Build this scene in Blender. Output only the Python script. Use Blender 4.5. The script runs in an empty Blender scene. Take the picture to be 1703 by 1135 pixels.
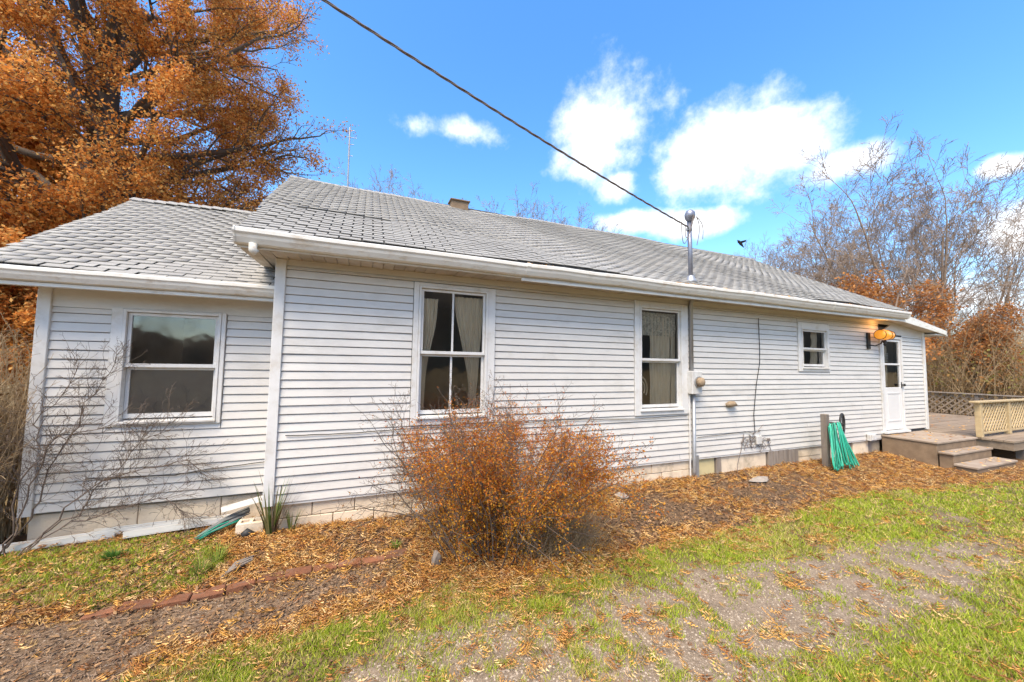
import bpy, bmesh, math, random
import numpy as np
from mathutils import Vector, Matrix, Euler
R = math.radians
rng = np.random.default_rng(7)
random.seed(7)
sc = bpy.context.scene
COL = sc.collection

# ------------------------------------------------------------------ camera
CAM = np.array([0.0, -4.43, 1.73])
fwd = Vector((0.370, 0.927, 0.0609)).normalized()
az = math.atan2(0.3734, 0.9277)
pit, rol = math.atan(37.5/615), math.atan(.0164)
fwd = Vector((math.sin(az)*math.cos(pit), math.cos(az)*math.cos(pit), math.sin(pit)))
r0 = Vector((math.cos(az), -math.sin(az), 0)); u0 = r0.cross(fwd)
rt = r0*math.cos(rol) + u0*math.sin(rol); up = -r0*math.sin(rol) + u0*math.cos(rol)
cd = bpy.data.cameras.new('camera'); cam = bpy.data.objects.new('camera', cd); COL.objects.link(cam)
cd.sensor_width = 36; cd.lens = 36*615/1703; cd.clip_end = 2000; cd.clip_start = .05
cam.matrix_world = Matrix(((rt.x, up.x, -fwd.x, CAM[0]), (rt.y, up.y, -fwd.y, CAM[1]), (rt.z, up.z, -fwd.z, CAM[2]), (0, 0, 0, 1)))
sc.camera = cam
# ------------------------------------------------------------------ light and sky
SUN_DIR = Vector((-0.50, -0.52, 1.12)).normalized()      # towards the sun
sl = bpy.data.lights.new('sun', 'SUN'); sl.energy = 2.6; sl.angle = R(32); sl.color = (1, .86, .68)
so = bpy.data.objects.new('sun', sl); COL.objects.link(so)
so.rotation_euler = SUN_DIR.to_track_quat('Z', 'Y').to_euler()
SKY = 0.12
CLOUD = 5.2
sc.view_settings.view_transform = 'Standard'; sc.view_settings.look = 'None'
sc.view_settings.gamma = 1; sc.view_settings.use_curve_mapping = False
sc.view_settings.exposure = 1.46
W = bpy.data.worlds.new('World'); sc.world = W; W.use_nodes = True
nt = W.node_tree; N = nt.nodes; Lk = nt.links; N.clear()
def wn(t, **k):
    n = N.new(t)
    for a, b in k.items(): setattr(n, a, b)
    return n
wout = wn('ShaderNodeOutputWorld'); bg = wn('ShaderNodeBackground'); bg.inputs[1].default_value = SKY
Lk.new(bg.outputs[0], wout.inputs[0])
sky = wn('ShaderNodeTexSky', sky_type='NISHITA', sun_disc=False, sun_elevation=math.asin(SUN_DIR.z),
         sun_rotation=math.atan2(SUN_DIR.x, SUN_DIR.y), air_density=1.0, dust_density=.6, ozone_density=2.0)
hs = wn('ShaderNodeHueSaturation'); hs.inputs['Saturation'].default_value = 1.28; hs.inputs['Value'].default_value = 1.22
Lk.new(sky.outputs[0], hs.inputs['Color'])
tc = wn('ShaderNodeTexCoord')
nz = wn('ShaderNodeTexNoise'); nz.inputs['Scale'].default_value = 5.5; nz.inputs['Detail'].default_value = 7; nz.inputs['Roughness'].default_value = .62
Lk.new(tc.outputs['Generated'], nz.inputs['Vector'])
def m2(op, a, b, clamp=False):
    n = wn('ShaderNodeMath', operation=op, use_clamp=clamp)
    for i, v in enumerate((a, b)):
        if isinstance(v, (int, float)): n.inputs[i].default_value = v
        else: Lk.new(v, n.inputs[i])
    return n.outputs[0]
clouds = [((.50,.66,.555),.13,.115),((.505,.715,.485),.11,.08),((.535,.70,.43),.07,.05),((.70,.55,.455),.16,.10),((.765,.475,.44),.15,.09),((.83,.40,.39),.09,.045),
          ((.715,.50,.49),.15,.035),((.184,.822,.539),.085,.022),((.917,.236,.322),.03,.018),((.945,.23,.215),.06,.055),((.60,.715,.355),.10,.03),((.71,.62,.335),.10,.035),
          ((.93,.30,.12),.16,.06),((.80,.58,.16),.2,.05)]
rr = random.Random(5)
for i in range(13):
    a = rr.uniform(2.1, 5.2); e = rr.uniform(.15, 1.0)
    clouds.append(((math.sin(a)*math.cos(e), math.cos(a)*math.cos(e), math.sin(e)), rr.uniform(.15,.38), rr.uniform(.08,.2)))
acc = None
for d, rx, ry in clouds:
    d = Vector(d).normalized(); ta = Vector((d.y, -d.x, 0)).normalized(); tb = ta.cross(d)
    dots = []
    for v, r in ((ta, rx), (tb, ry), (d, 1.0)):
        q = wn('ShaderNodeVectorMath', operation='DOT_PRODUCT'); Lk.new(tc.outputs['Generated'], q.inputs[0]); q.inputs[1].default_value = v/r
        dots.append(q.outputs['Value'])
    e = m2('ADD', m2('POWER', m2('ABSOLUTE', dots[0], 0), 2), m2('POWER', m2('ABSOLUTE', dots[1], 0), 2))
    e = m2('MULTIPLY', m2('SUBTRACT', 1.0, m2('SQRT', e, 0), False), .45 if d.x < .25 and d.z > .5 and d.y > .7 else 1.0)
    e = m2('SUBTRACT', e, m2('MULTIPLY', m2('LESS_THAN', dots[2], 0.2), 20.0))
    acc = e if acc is None else m2('MAXIMUM', acc, e)
f = m2('ADD', acc, m2('MULTIPLY', m2('SUBTRACT', nz.outputs['Fac'], .5), 2.9))
mr = wn('ShaderNodeMapRange', interpolation_type='SMOOTHSTEP'); mr.inputs['From Min'].default_value = -.12; mr.inputs['From Max'].default_value = .75
Lk.new(f, mr.inputs['Value'])
nz2 = wn('ShaderNodeTexNoise'); nz2.inputs['Scale'].default_value = 3.2; nz2.inputs['Detail'].default_value = 4
Lk.new(tc.outputs['Generated'], nz2.inputs['Vector'])
cr = wn('ShaderNodeMix', data_type='RGBA'); cr.inputs['A'].default_value = (CLOUD*.74, CLOUD*.79, CLOUD*.87, 1); cr.inputs['B'].default_value = (CLOUD*1.12,)*3+(1,)
Lk.new(nz2.outputs['Fac'], cr.inputs['Factor'])
mx = wn('ShaderNodeMix', data_type='RGBA'); Lk.new(mr.outputs[0], mx.inputs['Factor']); Lk.new(hs.outputs[0], mx.inputs['A']); Lk.new(cr.outputs['Result'], mx.inputs['B'])
Lk.new(mx.outputs['Result'], bg.inputs[0])

# ------------------------------------------------------------------ materials
MATS = {}
def mat(name, col, rough=.7, col2=None, nscale=8, detail=4, contrast=1.0, bump=0, bscale=40, attr=False, metal=0, objrand=0, spec=.4, trans=0, stretch=None, emit=None, dirt=None, dirtscale=2.0):
    m = bpy.data.materials.new(name); m.use_nodes = True; t = m.node_tree; n = t.nodes; l = t.links
    b = n['Principled BSDF']; b.inputs['Roughness'].default_value = rough; b.inputs['Metallic'].default_value = metal
    b.inputs['Specular IOR Level'].default_value = spec
    geo = n.new('ShaderNodeNewGeometry'); vec = geo.outputs['Position']
    if stretch:
        vm = n.new('ShaderNodeVectorMath'); vm.operation = 'MULTIPLY'; l.new(vec, vm.inputs[0]); vm.inputs[1].default_value = stretch; vec = vm.outputs[0]
    c = None
    if attr:
        a = n.new('ShaderNodeAttribute'); a.attribute_name = 'col'; c = a.outputs['Color']
    def mix(f, A, B, mode='MIX', fv=None):
        x = n.new('ShaderNodeMix'); x.data_type = 'RGBA'; x.blend_type = mode
        for s, v in (('A', A), ('B', B)):
            if isinstance(v, tuple): x.inputs[s].default_value = v if len(v) == 4 else v+(1,)
            else: l.new(v, x.inputs[s])
        if fv is not None: x.inputs['Factor'].default_value = fv
        else: l.new(f, x.inputs['Factor'])
        return x.outputs['Result']
    def noise(scale, det=4, rg=.6):
        q = n.new('ShaderNodeTexNoise'); q.inputs['Scale'].default_value = scale; q.inputs['Detail'].default_value = det; q.inputs['Roughness'].default_value = rg
        l.new(vec, q.inputs['Vector']); return q.outputs['Fac']
    def ramp(f, lo, hi):
        q = n.new('ShaderNodeMapRange'); q.inputs['From Min'].default_value = lo; q.inputs['From Max'].default_value = hi; l.new(f, q.inputs['Value']); return q.outputs[0]
    if c is None: c = tuple(col)+(1,)
    if col2 is not None:
        f = ramp(noise(nscale, detail), .5-.25/contrast, .5+.25/contrast)
        if attr:
            c = mix(None, c, mix(f, tuple(col), tuple(col2)), 'MULTIPLY', 1.0)
        else: c = mix(f, c, tuple(col2))
    if dirt:
        c = mix(ramp(noise(dirtscale, 6, .7), .52, .72), c, tuple(dirt))
    if objrand:
        oi = n.new('ShaderNodeObjectInfo'); q = n.new('ShaderNodeMapRange'); q.inputs['To Min'].default_value = 1-objrand; q.inputs['To Max'].default_value = 1+objrand
        l.new(oi.outputs['Random'], q.inputs['Value']); v = n.new('ShaderNodeVectorMath'); v.operation = 'SCALE'
        if isinstance(c, tuple): v.inputs[0].default_value = c[:3]
        else: l.new(c, v.inputs[0])
        l.new(q.outputs[0], v.inputs['Scale']); c = v.outputs[0]
    if isinstance(c, tuple): b.inputs['Base Color'].default_value = c
    else: l.new(c, b.inputs['Base Color'])
    if bump:
        bn = n.new('ShaderNodeBump'); bn.inputs['Strength'].default_value = bump; bn.inputs['Distance'].default_value = .01
        l.new(noise(bscale, 5), bn.inputs['Height']); l.new(bn.outputs[0], b.inputs['Normal'])
    if emit:
        b.inputs['Emission Color'].default_value = tuple(emit[:3])+(1,); b.inputs['Emission Strength'].default_value = emit[3]
    if trans:
        tr = n.new('ShaderNodeBsdfTranslucent'); ms = n.new('ShaderNodeMixShader'); ms.inputs[0].default_value = trans
        if isinstance(c, tuple): tr.inputs[0].default_value = c
        else: l.new(c, tr.inputs[0])
        l.new(b.outputs[0], ms.inputs[1]); l.new(tr.outputs[0], ms.inputs[2]); l.new(ms.outputs[0], n['Material Output'].inputs[0])
    MATS[name] = m; return m
M_SIDE = mat('white_vinyl', (.61,.585,.54), .45, (.55,.525,.485), 3.0, 5, 1.0, .12, 25, objrand=.03, dirt=(.49,.465,.42), dirtscale=1.6, stretch=(1,1,2.5))
M_TRIM = mat('white_trim_paint', (.66,.65,.625), .5, (.57,.555,.525), 5, 5, .9, .1, 60, dirt=(.52,.48,.42), dirtscale=5)
M_GUT = mat('gutter_paint', (.70,.68,.63), .35, (.61,.585,.52), 4, 5, .9, dirt=(.50,.42,.32), dirtscale=6, stretch=(1,1,3))
M_SOF = mat('soffit_board_paint', (.52,.46,.37), .7, (.38,.32,.24), 4, 5, 1, .2, 40, objrand=.12, dirt=(.34,.27,.2), dirtscale=4)
M_SHEATH = mat('lap_shadow_sheathing', (.07,.07,.07), .9)  # dark tone seen between siding courses stands in for the lap shadow
M_SHING = mat('grey_asphalt_shingle', (.35,.34,.315), .95, (.28,.272,.255), 1.6, 6, .8, .6, 260, objrand=.07, spec=.15, dirt=(.34,.33,.30), dirtscale=5)
M_SHINGA = mat('grey_asphalt_shingle_far', (.365,.355,.33), .95, (.295,.287,.27), 1.6, 6, .8, .6, 260, attr=True, spec=.15, dirt=(.34,.33,.30), dirtscale=5)
M_ROOFD = mat('dark_underlay', (.045,.045,.045), .95)
M_BLOCK = mat('cream_painted_block', (.74,.62,.46), .85, (.62,.50,.36), 5, 6, 1, .5, 60, dirt=(.36,.29,.2), dirtscale=3)
M_MORT = mat('mortar', (.33,.28,.22), .95, (.22,.18,.13), 9)
M_YEL = mat('yellowed_panel', (.60,.50,.26), .8, (.48,.40,.22), 6)
M_WOODG = mat('weathered_grey_wood', (.27,.23,.19), .85, (.15,.12,.095), 14, 6, 1.1, .5, 60, objrand=.15, stretch=(1,1,.15))
M_WOODH = mat('weathered_board_horizontal', (.28,.215,.15), .85, (.17,.125,.085), 12, 6, 1.1, .4, 60, objrand=.15, stretch=(.15,1,1))
M_TAN = mat('treated_tan_lumber', (.50,.385,.215), .8, (.38,.28,.15), 12, 6, 1, .3, 60, objrand=.12)
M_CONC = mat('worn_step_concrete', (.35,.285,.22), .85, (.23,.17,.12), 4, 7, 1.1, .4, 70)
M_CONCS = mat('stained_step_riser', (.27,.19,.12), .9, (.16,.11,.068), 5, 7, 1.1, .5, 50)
M_GALV = mat('galvanised_conduit', (.42,.43,.44), .45, (.33,.335,.34), 10, metal=.6)
M_MAST = mat('mast_pipe', (.30,.31,.36), .4, (.2,.21,.26), 12, metal=.5)
M_METER = mat('meter_box_paint', (.60,.60,.58), .5, (.45,.42,.38), 14)
M_BLACK = mat('black_rubber', (.025,.024,.023), .6)
M_IRON = mat('black_iron', (.03,.027,.025), .5, metal=.5)
M_CABLE = mat('weathered_cable', (.13,.10,.085), .7, (.2,.17,.15), 30)
M_HOSE = mat('green_garden_hose', (.02,.27,.17), .45, (.035,.34,.23), 14, objrand=.45)
M_HOSED = mat('grey_green_tarp', (.10,.105,.10), .8, (.17,.17,.16), 18, 4)
M_CURT = mat('beige_sheer_curtain', (.88,.76,.57), .9, (.70,.585,.41), 6, trans=.12, stretch=(4,4,.6))
M_LACE = mat('cream_lace_valance', (.85,.78,.62), .9, (.42,.37,.28), 38, 3, 1.6, trans=.3)
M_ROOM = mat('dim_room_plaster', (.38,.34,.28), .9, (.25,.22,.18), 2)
M_SCREEN = mat('dark_insect_screen', (.13,.13,.13), .9, (.17,.165,.16), 9)
M_BROWNS = mat('brown_insect_screen', (.15,.12,.085), .9, (.10,.08,.06), 12)
M_BRICK = mat('old_red_edging_brick', (.23,.085,.038), .9, (.12,.055,.028), 16, 6, 1.1, .6, 60, objrand=.25, dirt=(.16,.12,.09), dirtscale=9)
M_CHIP = mat('brown_bark_chip', (.30,.205,.13), .9, (.17,.11,.07), 20)
M_STONE = mat('flat_grey_stone', (.33,.29,.25), .9, (.22,.19,.16), 10, 6, 1, .4, 40)
M_BARK = mat('grey_brown_bark', (.15,.115,.085), .9, (.085,.065,.05), 7, 6, 1.1, .6, 25, stretch=(1,1,.3))
M_BARKF = mat('pale_bare_twigs', (.34,.255,.185), .9, (.23,.17,.125), 1.2, 4)
M_TWIG = mat('brown_twig', (.17,.125,.09), .85, (.10,.075,.06), 9)
M_VINE = mat('dry_vine_stem', (.42,.30,.165), .85, (.27,.19,.105), 3)
M_LEAF = mat('foliage_vertex_tint', (1,1,1), .75, (.75,.75,.75), 1.5, 3, attr=True, trans=.45, spec=.2)
M_LITTER = mat('litter_vertex_tint', (1,1,1), .8, (.8,.8,.8), 9, 3, attr=True, trans=.1, spec=.15)
M_GRASS = mat('grass_vertex_tint', (1,1,1), .6, (.8,.8,.8), 3, 3, attr=True, trans=.3, spec=.2)
M_GRAVEL = mat('pebble_vertex_tint', (1,1,1), .9, (.75,.75,.75), 60, 3, attr=True, spec=.2)
M_SOIL = mat('soil_vertex_tint', (1.15,1.15,1.15), .95, (.6,.6,.6), 60, 6, 1.3, attr=True, bump=1.0, bscale=110, spec=.1)
M_SOILF = mat('far_lawn_and_leaf_floor', (.15,.13,.06), .95, (.17,.10,.045), .35, 8, 1.2, dirt=(.22,.13,.05), dirtscale=1.3, spec=.1)
M_AMBER = mat('amber_ribbed_glass', (.75,.33,.04), .25, (.6,.22,.02), 20, emit=(1,.36,.04,.22))
M_DOOR = mat('white_door_paint', (.68,.67,.65), .35, (.63,.62,.60), 3)
M_PLUG = mat('tan_foam_plug', (.36,.27,.17), .9, (.2,.14,.09), 30)
def glass():
    m = bpy.data.materials.new('window_glass'); m.use_nodes = True; t = m.node_tree; n = t.nodes; n.clear()
    o = n.new('ShaderNodeOutputMaterial'); ms = n.new('ShaderNodeMixShader'); tr = n.new('ShaderNodeBsdfTransparent'); g = n.new('ShaderNodeBsdfGlossy')
    tr.inputs[0].default_value = (.95,.93,.90,1); g.inputs['Roughness'].default_value = .05; g.inputs[0].default_value = (1,1,1,1)
    fr = n.new('ShaderNodeFresnel'); fr.inputs[0].default_value = 1.5
    ma = n.new('ShaderNodeMath'); ma.operation = 'MULTIPLY_ADD'; ma.inputs[1].default_value = 1.6; ma.inputs[2].default_value = .04; ma.use_clamp = True
    t.links.new(fr.outputs[0], ma.inputs[0]); t.links.new(ma.outputs[0], ms.inputs[0])
    q = n.new('ShaderNodeTexNoise'); q.inputs['Scale'].default_value = 3.5; bn = n.new('ShaderNodeBump'); bn.inputs['Strength'].default_value = .12; bn.inputs['Distance'].default_value = .02
    ge = n.new('ShaderNodeNewGeometry'); t.links.new(ge.outputs['Position'], q.inputs['Vector'])
    t.links.new(q.outputs['Fac'], bn.inputs['Height']); t.links.new(bn.outputs[0], g.inputs['Normal'])
    t.links.new(tr.outputs[0], ms.inputs[1]); t.links.new(g.outputs[0], ms.inputs[2]); t.links.new(ms.outputs[0], o.inputs[0]); return m
M_GLASS = glass()

# ------------------------------------------------------------------ helpers
def root_loc(o):
    while o.parent: o = o.parent
    return np.array(o.location)
def tag(o, label=None, cat=None, group=None, kind=None):
    if label: o['label'] = label
    if cat: o['category'] = cat
    if group: o['group'] = group
    if kind: o['kind'] = kind
    return o
def thing(name, label, cat, loc=(0,0,0), group=None):
    o = bpy.data.objects.new(name, None); COL.objects.link(o); o.location = loc; o.empty_display_size = .1
    return tag(o, label, cat, group)
def np_mesh(name, V, F, m, parent=None, col=None, smooth=False, local=False):
    """V (n,3) in world coordinates, F (k,3|4)"""
    V = np.asarray(V, np.float32)
    if parent is not None and not local: V = V - root_loc(parent).astype(np.float32)
    F = np.asarray(F, np.int32)
    me = bpy.data.meshes.new(name); me.vertices.add(len(V)); me.vertices.foreach_set('co', V.ravel())
    k = F.shape[1]; me.loops.add(F.size); me.loops.foreach_set('vertex_index', F.ravel())
    me.polygons.add(len(F)); me.polygons.foreach_set('loop_start', np.arange(0, F.size, k, dtype=np.int32))
    me.polygons.foreach_set('loop_total', np.full(len(F), k, np.int32))
    if smooth: me.polygons.foreach_set('use_smooth', np.ones(len(F), bool))
    me.update(calc_edges=True)
    if col is not None:
        a = me.color_attributes.new('col', 'FLOAT_COLOR', 'POINT'); c = np.ones((len(V), 4), np.float32); c[:, :3] = col; a.data.foreach_set('color', c.ravel())
    me.materials.append(m)
    o = bpy.data.objects.new(name, me); COL.objects.link(o)
    if parent is not None: o.parent = parent
    return o
class MB:
    def __init__(s): s.v = []; s.f = []
    def quad(s, a, b, c, d): return s.poly([a, b, c, d])
    def poly(s, pts):
        n = len(s.v); s.v += [tuple(map(float, p)) for p in pts]; s.f.append(list(range(n, n+len(pts)))); return s
    def box(s, x0, x1, y0, y1, z0, z1):
        return s.hexa([(x0,y0,z0),(x1,y0,z0),(x1,y1,z0),(x0,y1,z0),(x0,y0,z1),(x1,y0,z1),(x1,y1,z1),(x0,y1,z1)])
    def hexa(s, p):
        n = len(s.v); s.v += [tuple(map(float, q)) for q in p]
        s.f += [[n+i for i in q] for q in ((0,3,2,1),(4,5,6,7),(0,1,5,4),(1,2,6,5),(2,3,7,6),(3,0,4,7))]; return s
    def bar(s, a, b, w, h, upv=(0,0,1)):
        a = Vector(a); b = Vector(b); d = (b-a).normalized(); u = Vector(upv); sd = d.cross(u).normalized(); u = sd.cross(d)
        c = []
        for p in (a, b):
            c.append([p-sd*w/2-u*h/2, p+sd*w/2-u*h/2, p+sd*w/2+u*h/2, p-sd*w/2+u*h/2])
        n = len(s.v); s.v += [tuple(q) for q in c[0]+c[1]]
        s.f += [[n+i for i in q] for q in ((0,3,2,1),(4,5,6,7),(0,1,5,4),(1,2,6,5),(2,3,7,6),(3,0,4,7))]; return s
    def tube(s, pts, r, k=8, cap=True):
        pts = [Vector(p) for p in pts]; rr_ = r if isinstance(r, (list, tuple)) else [r]*len(pts)
        n0 = len(s.v); u = None
        for i, p in enumerate(pts):
            d = (pts[min(i+1, len(pts)-1)]-pts[max(i-1, 0)]).normalized()
            if u is None: u = d.orthogonal().normalized()
            u = (u - d*u.dot(d)); u = u.normalized() if u.length > 1e-6 else d.orthogonal().normalized()
            w = d.cross(u)
            for j in range(k):
                a = 2*math.pi*j/k; s.v.append(tuple(p + (u*math.cos(a)+w*math.sin(a))*rr_[i]))
        for i in range(len(pts)-1):
            for j in range(k):
                a = n0+i*k+j; b = n0+i*k+(j+1) % k; s.f.append([a, b, b+k, a+k])
        if cap:
            s.f.append([n0+j for j in range(k)][::-1]); e = n0+(len(pts)-1)*k; s.f.append([e+j for j in range(k)])
        return s
    def extrude_x(s, prof, x0, x1, nseg=1, wob=0):
        """profile [(y,z)] closed, extruded along x"""
        k = len(prof); n0 = len(s.v)
        for i in range(nseg+1):
            x = x0+(x1-x0)*i/nseg; dz = random.uniform(-wob, wob) if 0 < i < nseg else 0; dy = random.uniform(-wob, wob)*.6
            for y, z in prof: s.v.append((x, y+dy, z+dz))
        for i in range(nseg):
            for j in range(k):
                a = n0+i*k+j; b = n0+i*k+(j+1) % k; s.f.append([a, b, b+k, a+k])
        s.f.append([n0+j for j in range(k)]); e = n0+nseg*k; s.f.append([e+j for j in range(k)][::-1]); return s
    def build(s, name, m, parent=None, bevel=0, smooth=False, recalc=True):
        off = root_loc(parent) if parent is not None else np.zeros(3)
        me = bpy.data.meshes.new(name); me.from_pydata([tuple(np.array(v)-off) for v in s.v], [], s.f)
        me.materials.append(m)
        if recalc or bevel:
            bm = bmesh.new(); bm.from_mesh(me); bmesh.ops.recalc_face_normals(bm, faces=bm.faces)
            if bevel: bmesh.ops.bevel(bm, geom=list(bm.edges), offset=bevel, segments=1, affect='EDGES', clamp_overlap=True)
            bm.to_mesh(me); bm.free()
        if smooth:
            for p in me.polygons: p.use_smooth = True
        o = bpy.data.objects.new(name, me); COL.objects.link(o)
        if parent is not None: o.parent = parent
        return o
def boxo(name, m, parent, *a, bevel=0): return MB().box(*a).build(name, m, parent, bevel)

def vnoise(x, y, s, seed=0):
    """value noise 0..1 on numpy arrays"""
    x = np.asarray(x, float)*s; y = np.asarray(y, float)*s; xi = np.floor(x).astype(np.int64); yi = np.floor(y).astype(np.int64); fx = x-xi; fy = y-yi
    fx = fx*fx*(3-2*fx); fy = fy*fy*(3-2*fy)
    def h(a, b):
        n = (a*374761393 + b*668265263 + seed*1442695041) & 0xffffffff
        n = ((n ^ (n >> 13))*1274126177) & 0xffffffff
        return ((n ^ (n >> 16)) & 0xffff)/65535.
    return (h(xi,yi)*(1-fx)+h(xi+1,yi)*fx)*(1-fy)+(h(xi,yi+1)*(1-fx)+h(xi+1,yi+1)*fx)*fy
def fbm(x, y, s, seed=0, o=4):
    v = 0; a = .5; t = 0
    for i in range(o): v = v+a*vnoise(x, y, s*2**i, seed+i*17); t += a; a *= .55
    return v/t
def ss(a, b, x): t = np.clip((x-a)/(b-a), 0, 1); return t*t*(3-2*t)
def nrm(v): return v/np.maximum(np.linalg.norm(v, axis=-1, keepdims=True), 1e-9)

# ------------------------------------------------------------------ ground
def gh(x, y):
    x = np.asarray(x, float); y = np.asarray(y, float)
    z = -.08*ss(0, .95, -y) - .03*ss(1.0, 4.0, -y)
    z = z + .03*ss(.0, -.6, x)*0 + (fbm(x, y, 1.2, 3)-.5)*.05*ss(-.2, .6, -y) + (fbm(x, y, 6, 9, 3)-.5)*.022
    return z
GX0, GX1, GY0, GY1 = -6, 16, -6.0, 1.2
def poly_in(x, y, P):
    ins = np.zeros(x.shape, bool); n = len(P)
    for i in range(n):
        x1, y1 = P[i]; x2, y2 = P[(i+1) % n]
        c = ((y1 > y) != (y2 > y)) & (x < (x2-x1)*(y-y1)/(y2-y1+1e-12)+x1); ins ^= c
    return ins
BEDX = [-6,-1.6,-1.12,-.32,.51,1.3,2.03,3.35,6.28,8,10.3,16]; BEDY = [-3.2,-2.4,-1.56,-1.49,-1.28,-1.36,-1.38,-1.34,-1.26,-1.40,-1.8,-2.2]
GTX = [-1,-.22,.03,.43,1.45,1.97,2.85,5.03,6.13,7]; GTY = [-2.7,-2.1,-1.92,-1.78,-1.84,-1.76,-1.84,-2.05,-2.25,-2.5]
GBX = [-1,.9,1.48,2.37,3.22,4.0,5.22,6.5,7]; GBY = [-6,-4.2,-3.35,-2.95,-2.98,-3.0,-3.0,-2.95,-3.0]
GLEFT = [(-6,-.55),(-2.35,-.56),(-1.76,-.74),(-1.12,-.68),(-1.02,-.45),(-1.25,.05),(-1.6,.25),(-6,.3)]
def zones(x, y):
    """weights grass, gravel, leaf density (0..1) at ground points"""
    x = np.asarray(x, float); y = np.asarray(y, float)
    w1 = (fbm(x, y, 2.2, 21)-.5)*.42; w2 = (fbm(x, y, 5, 31)-.5)*.3
    yb = np.interp(x, BEDX, BEDY)+w1*.8
    lawn = ss(-.06, .08, yb-y)
    gt = np.interp(x, GTX, GTY)+w1*.8+w2*.7; gb = np.interp(x, GBX, GBY)+w1*.9+w2
    grav = ss(-.12, .22, gt-y)*ss(-.15, .25, y-gb)*(x < 7.5)*ss(7.5, 5.4, x)*(.82+.18*ss(.38,.55,fbm(x, y, 6, 95)))
    patch = ss(.56, .64, fbm(x, y, 1.6, 77))*.55*lawn*ss(2.5, 4.5, x+(-y-2)*0)
    grav = np.maximum(grav, patch*ss(-1.7,-2.0,y))
    gl = poly_in(x+w2*.5, y+w2*.4, GLEFT)*1.0
    thin = ss(.38, .52, fbm(x, y, 3.1, 55))
    grass = np.maximum(lawn*(1-grav*.93)*(.38+.62*thin), gl*(.55+.45*ss(.40, .55, fbm(x, y, 2.6, 66))))
    grass = np.where(grav > .3, np.maximum(grass, .5*ss(.54, .66, fbm(x, y, 4.5, 88))), grass)
    bed = 1-lawn
    big = ss(.25, .6, bed)*ss(.35,.6, fbm(x, y, 1.7, 41)*.6+.45)
    leaf = bed*(.25+.65*ss(.38,.58, fbm(x, y, 2.4, 42)))
    # mulch areas: lower left is nearly bare, middle bed thinner, right heavy
    mulch = (x < .6)*ss(-.78, -.9, y+.0)
    leaf = leaf*(1-.93*mulch*ss(1.0, .2, x))
    leaf = np.where((x > 1.9) & (x < 6.0) & (y < -.35), leaf*(.10+.6*ss(.47,.6, fbm(x, y, 2.0, 43))), leaf)
    leaf = np.maximum(leaf, 1.0*ss(1.25, .35, np.hypot((x-1.45)/1.25, (y+1.1)/.62)))
    leaf = np.maximum(leaf, ss(6.2, 7.6, x)*bed*.8)
    leaf = np.where(gl > .5, .22, leaf)
    band = ss(.30, .0, np.abs(y-(yb-.02)))            # drift of leaves along the lawn edge
    leaf = np.maximum(leaf, band*.75*ss(.42, .56, fbm(x, y, 3, 44)+.06))
    leaf = np.maximum(leaf, lawn*(.05+.38*ss(.60, .70, fbm(x, y, 2.6, 45))*(1-.75*np.clip(grav,0,1))))
    return np.clip(grass, 0, 1), np.clip(grav, 0, 1), np.clip(leaf, 0, 1), bed, gl
nx, ny = 520, 190
xs = np.linspace(GX0, GX1, nx); ys = np.linspace(GY0, GY1, ny); XX, YY = np.meshgrid(xs, ys)
ZZ = gh(XX, YY)
edge = np.minimum.reduce([ss(0, 1.2, XX-GX0), ss(0, 1.2, GX1-XX), ss(0, 1.0, YY-GY0), ss(0, .5, GY1-YY)])
ZZ = ZZ*edge + (1-edge)*(-.175)
g, gv, lf, bed, gl = zones(XX, YY)
n1 = fbm(XX, YY, 9, 101)[..., None]
c_soil = np.array([.15,.10,.062]); c_mulch = np.array([.205,.14,.088]); c_gravel = np.array([.265,.205,.145]); c_gr = np.array([.22,.21,.06]); c_lf = np.array([.24,.11,.035])
cc = c_soil*(.7+.6*n1)+np.zeros(XX.shape+(3,))
mw = (((XX < .8) & (YY < -.8))*bed)[..., None]; cc = cc*(1-mw)+c_mulch*(.7+.6*n1)*mw
cc = cc*(1-.65*lf[..., None])+c_lf*(.6+.8*n1)*.65*lf[..., None]
cc = cc*(1-.75*g[..., None])+c_gr*(.7+.6*n1)*.75*g[..., None]
cc = cc*(1-gv[..., None])+c_gravel*(.75+.5*n1)*gv[..., None]
I = np.arange(nx*ny).reshape(ny, nx); F = np.stack([I[:-1, :-1], I[:-1, 1:], I[1:, 1:], I[1:, :-1]], -1).reshape(-1, 4)
tag(np_mesh('ground', np.stack([XX, YY, ZZ], -1).reshape(-1, 3), F, M_SOIL, col=cc.reshape(-1, 3), smooth=True), kind='structure')
nf = 90; rad = np.concatenate([[0], np.geomspace(6, 700, 40)]); th = np.linspace(0, 2*math.pi, nf, endpoint=False)
V = []; F = []
for r_ in rad:
    V += [(r_*math.cos(t), r_*math.sin(t), -.18) for t in th]
for i in range(len(rad)-1):
    for j in range(nf): F.append((i*nf+j, i*nf+(j+1) % nf, (i+1)*nf+(j+1) % nf, (i+1)*nf+j))
V = np.array(V); rad_ = np.hypot(V[:, 0], V[:, 1])
V[:, 2] += np.where(rad_ > 14, (fbm(V[:, 0], V[:, 1], .06, 5)-.5)*1.0*ss(14, 40, rad_), 0)
tag(np_mesh('terrain', V, F, M_SOILF, smooth=True), kind='structure')

# ------------------------------------------------------------------ house
E0, E1 = .28, .0888
house = thing('house', 'long single storey white sided house with grey shingle roofs and lower left wing', 'house', (0,0,0))
wall = MB(); wins = [(.53,1.54,1.0,2.67),(3.74,4.79,.99,2.71),(7.55,8.5,1.67,2.6),(10.29,11.19,.40,2.46)]
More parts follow.
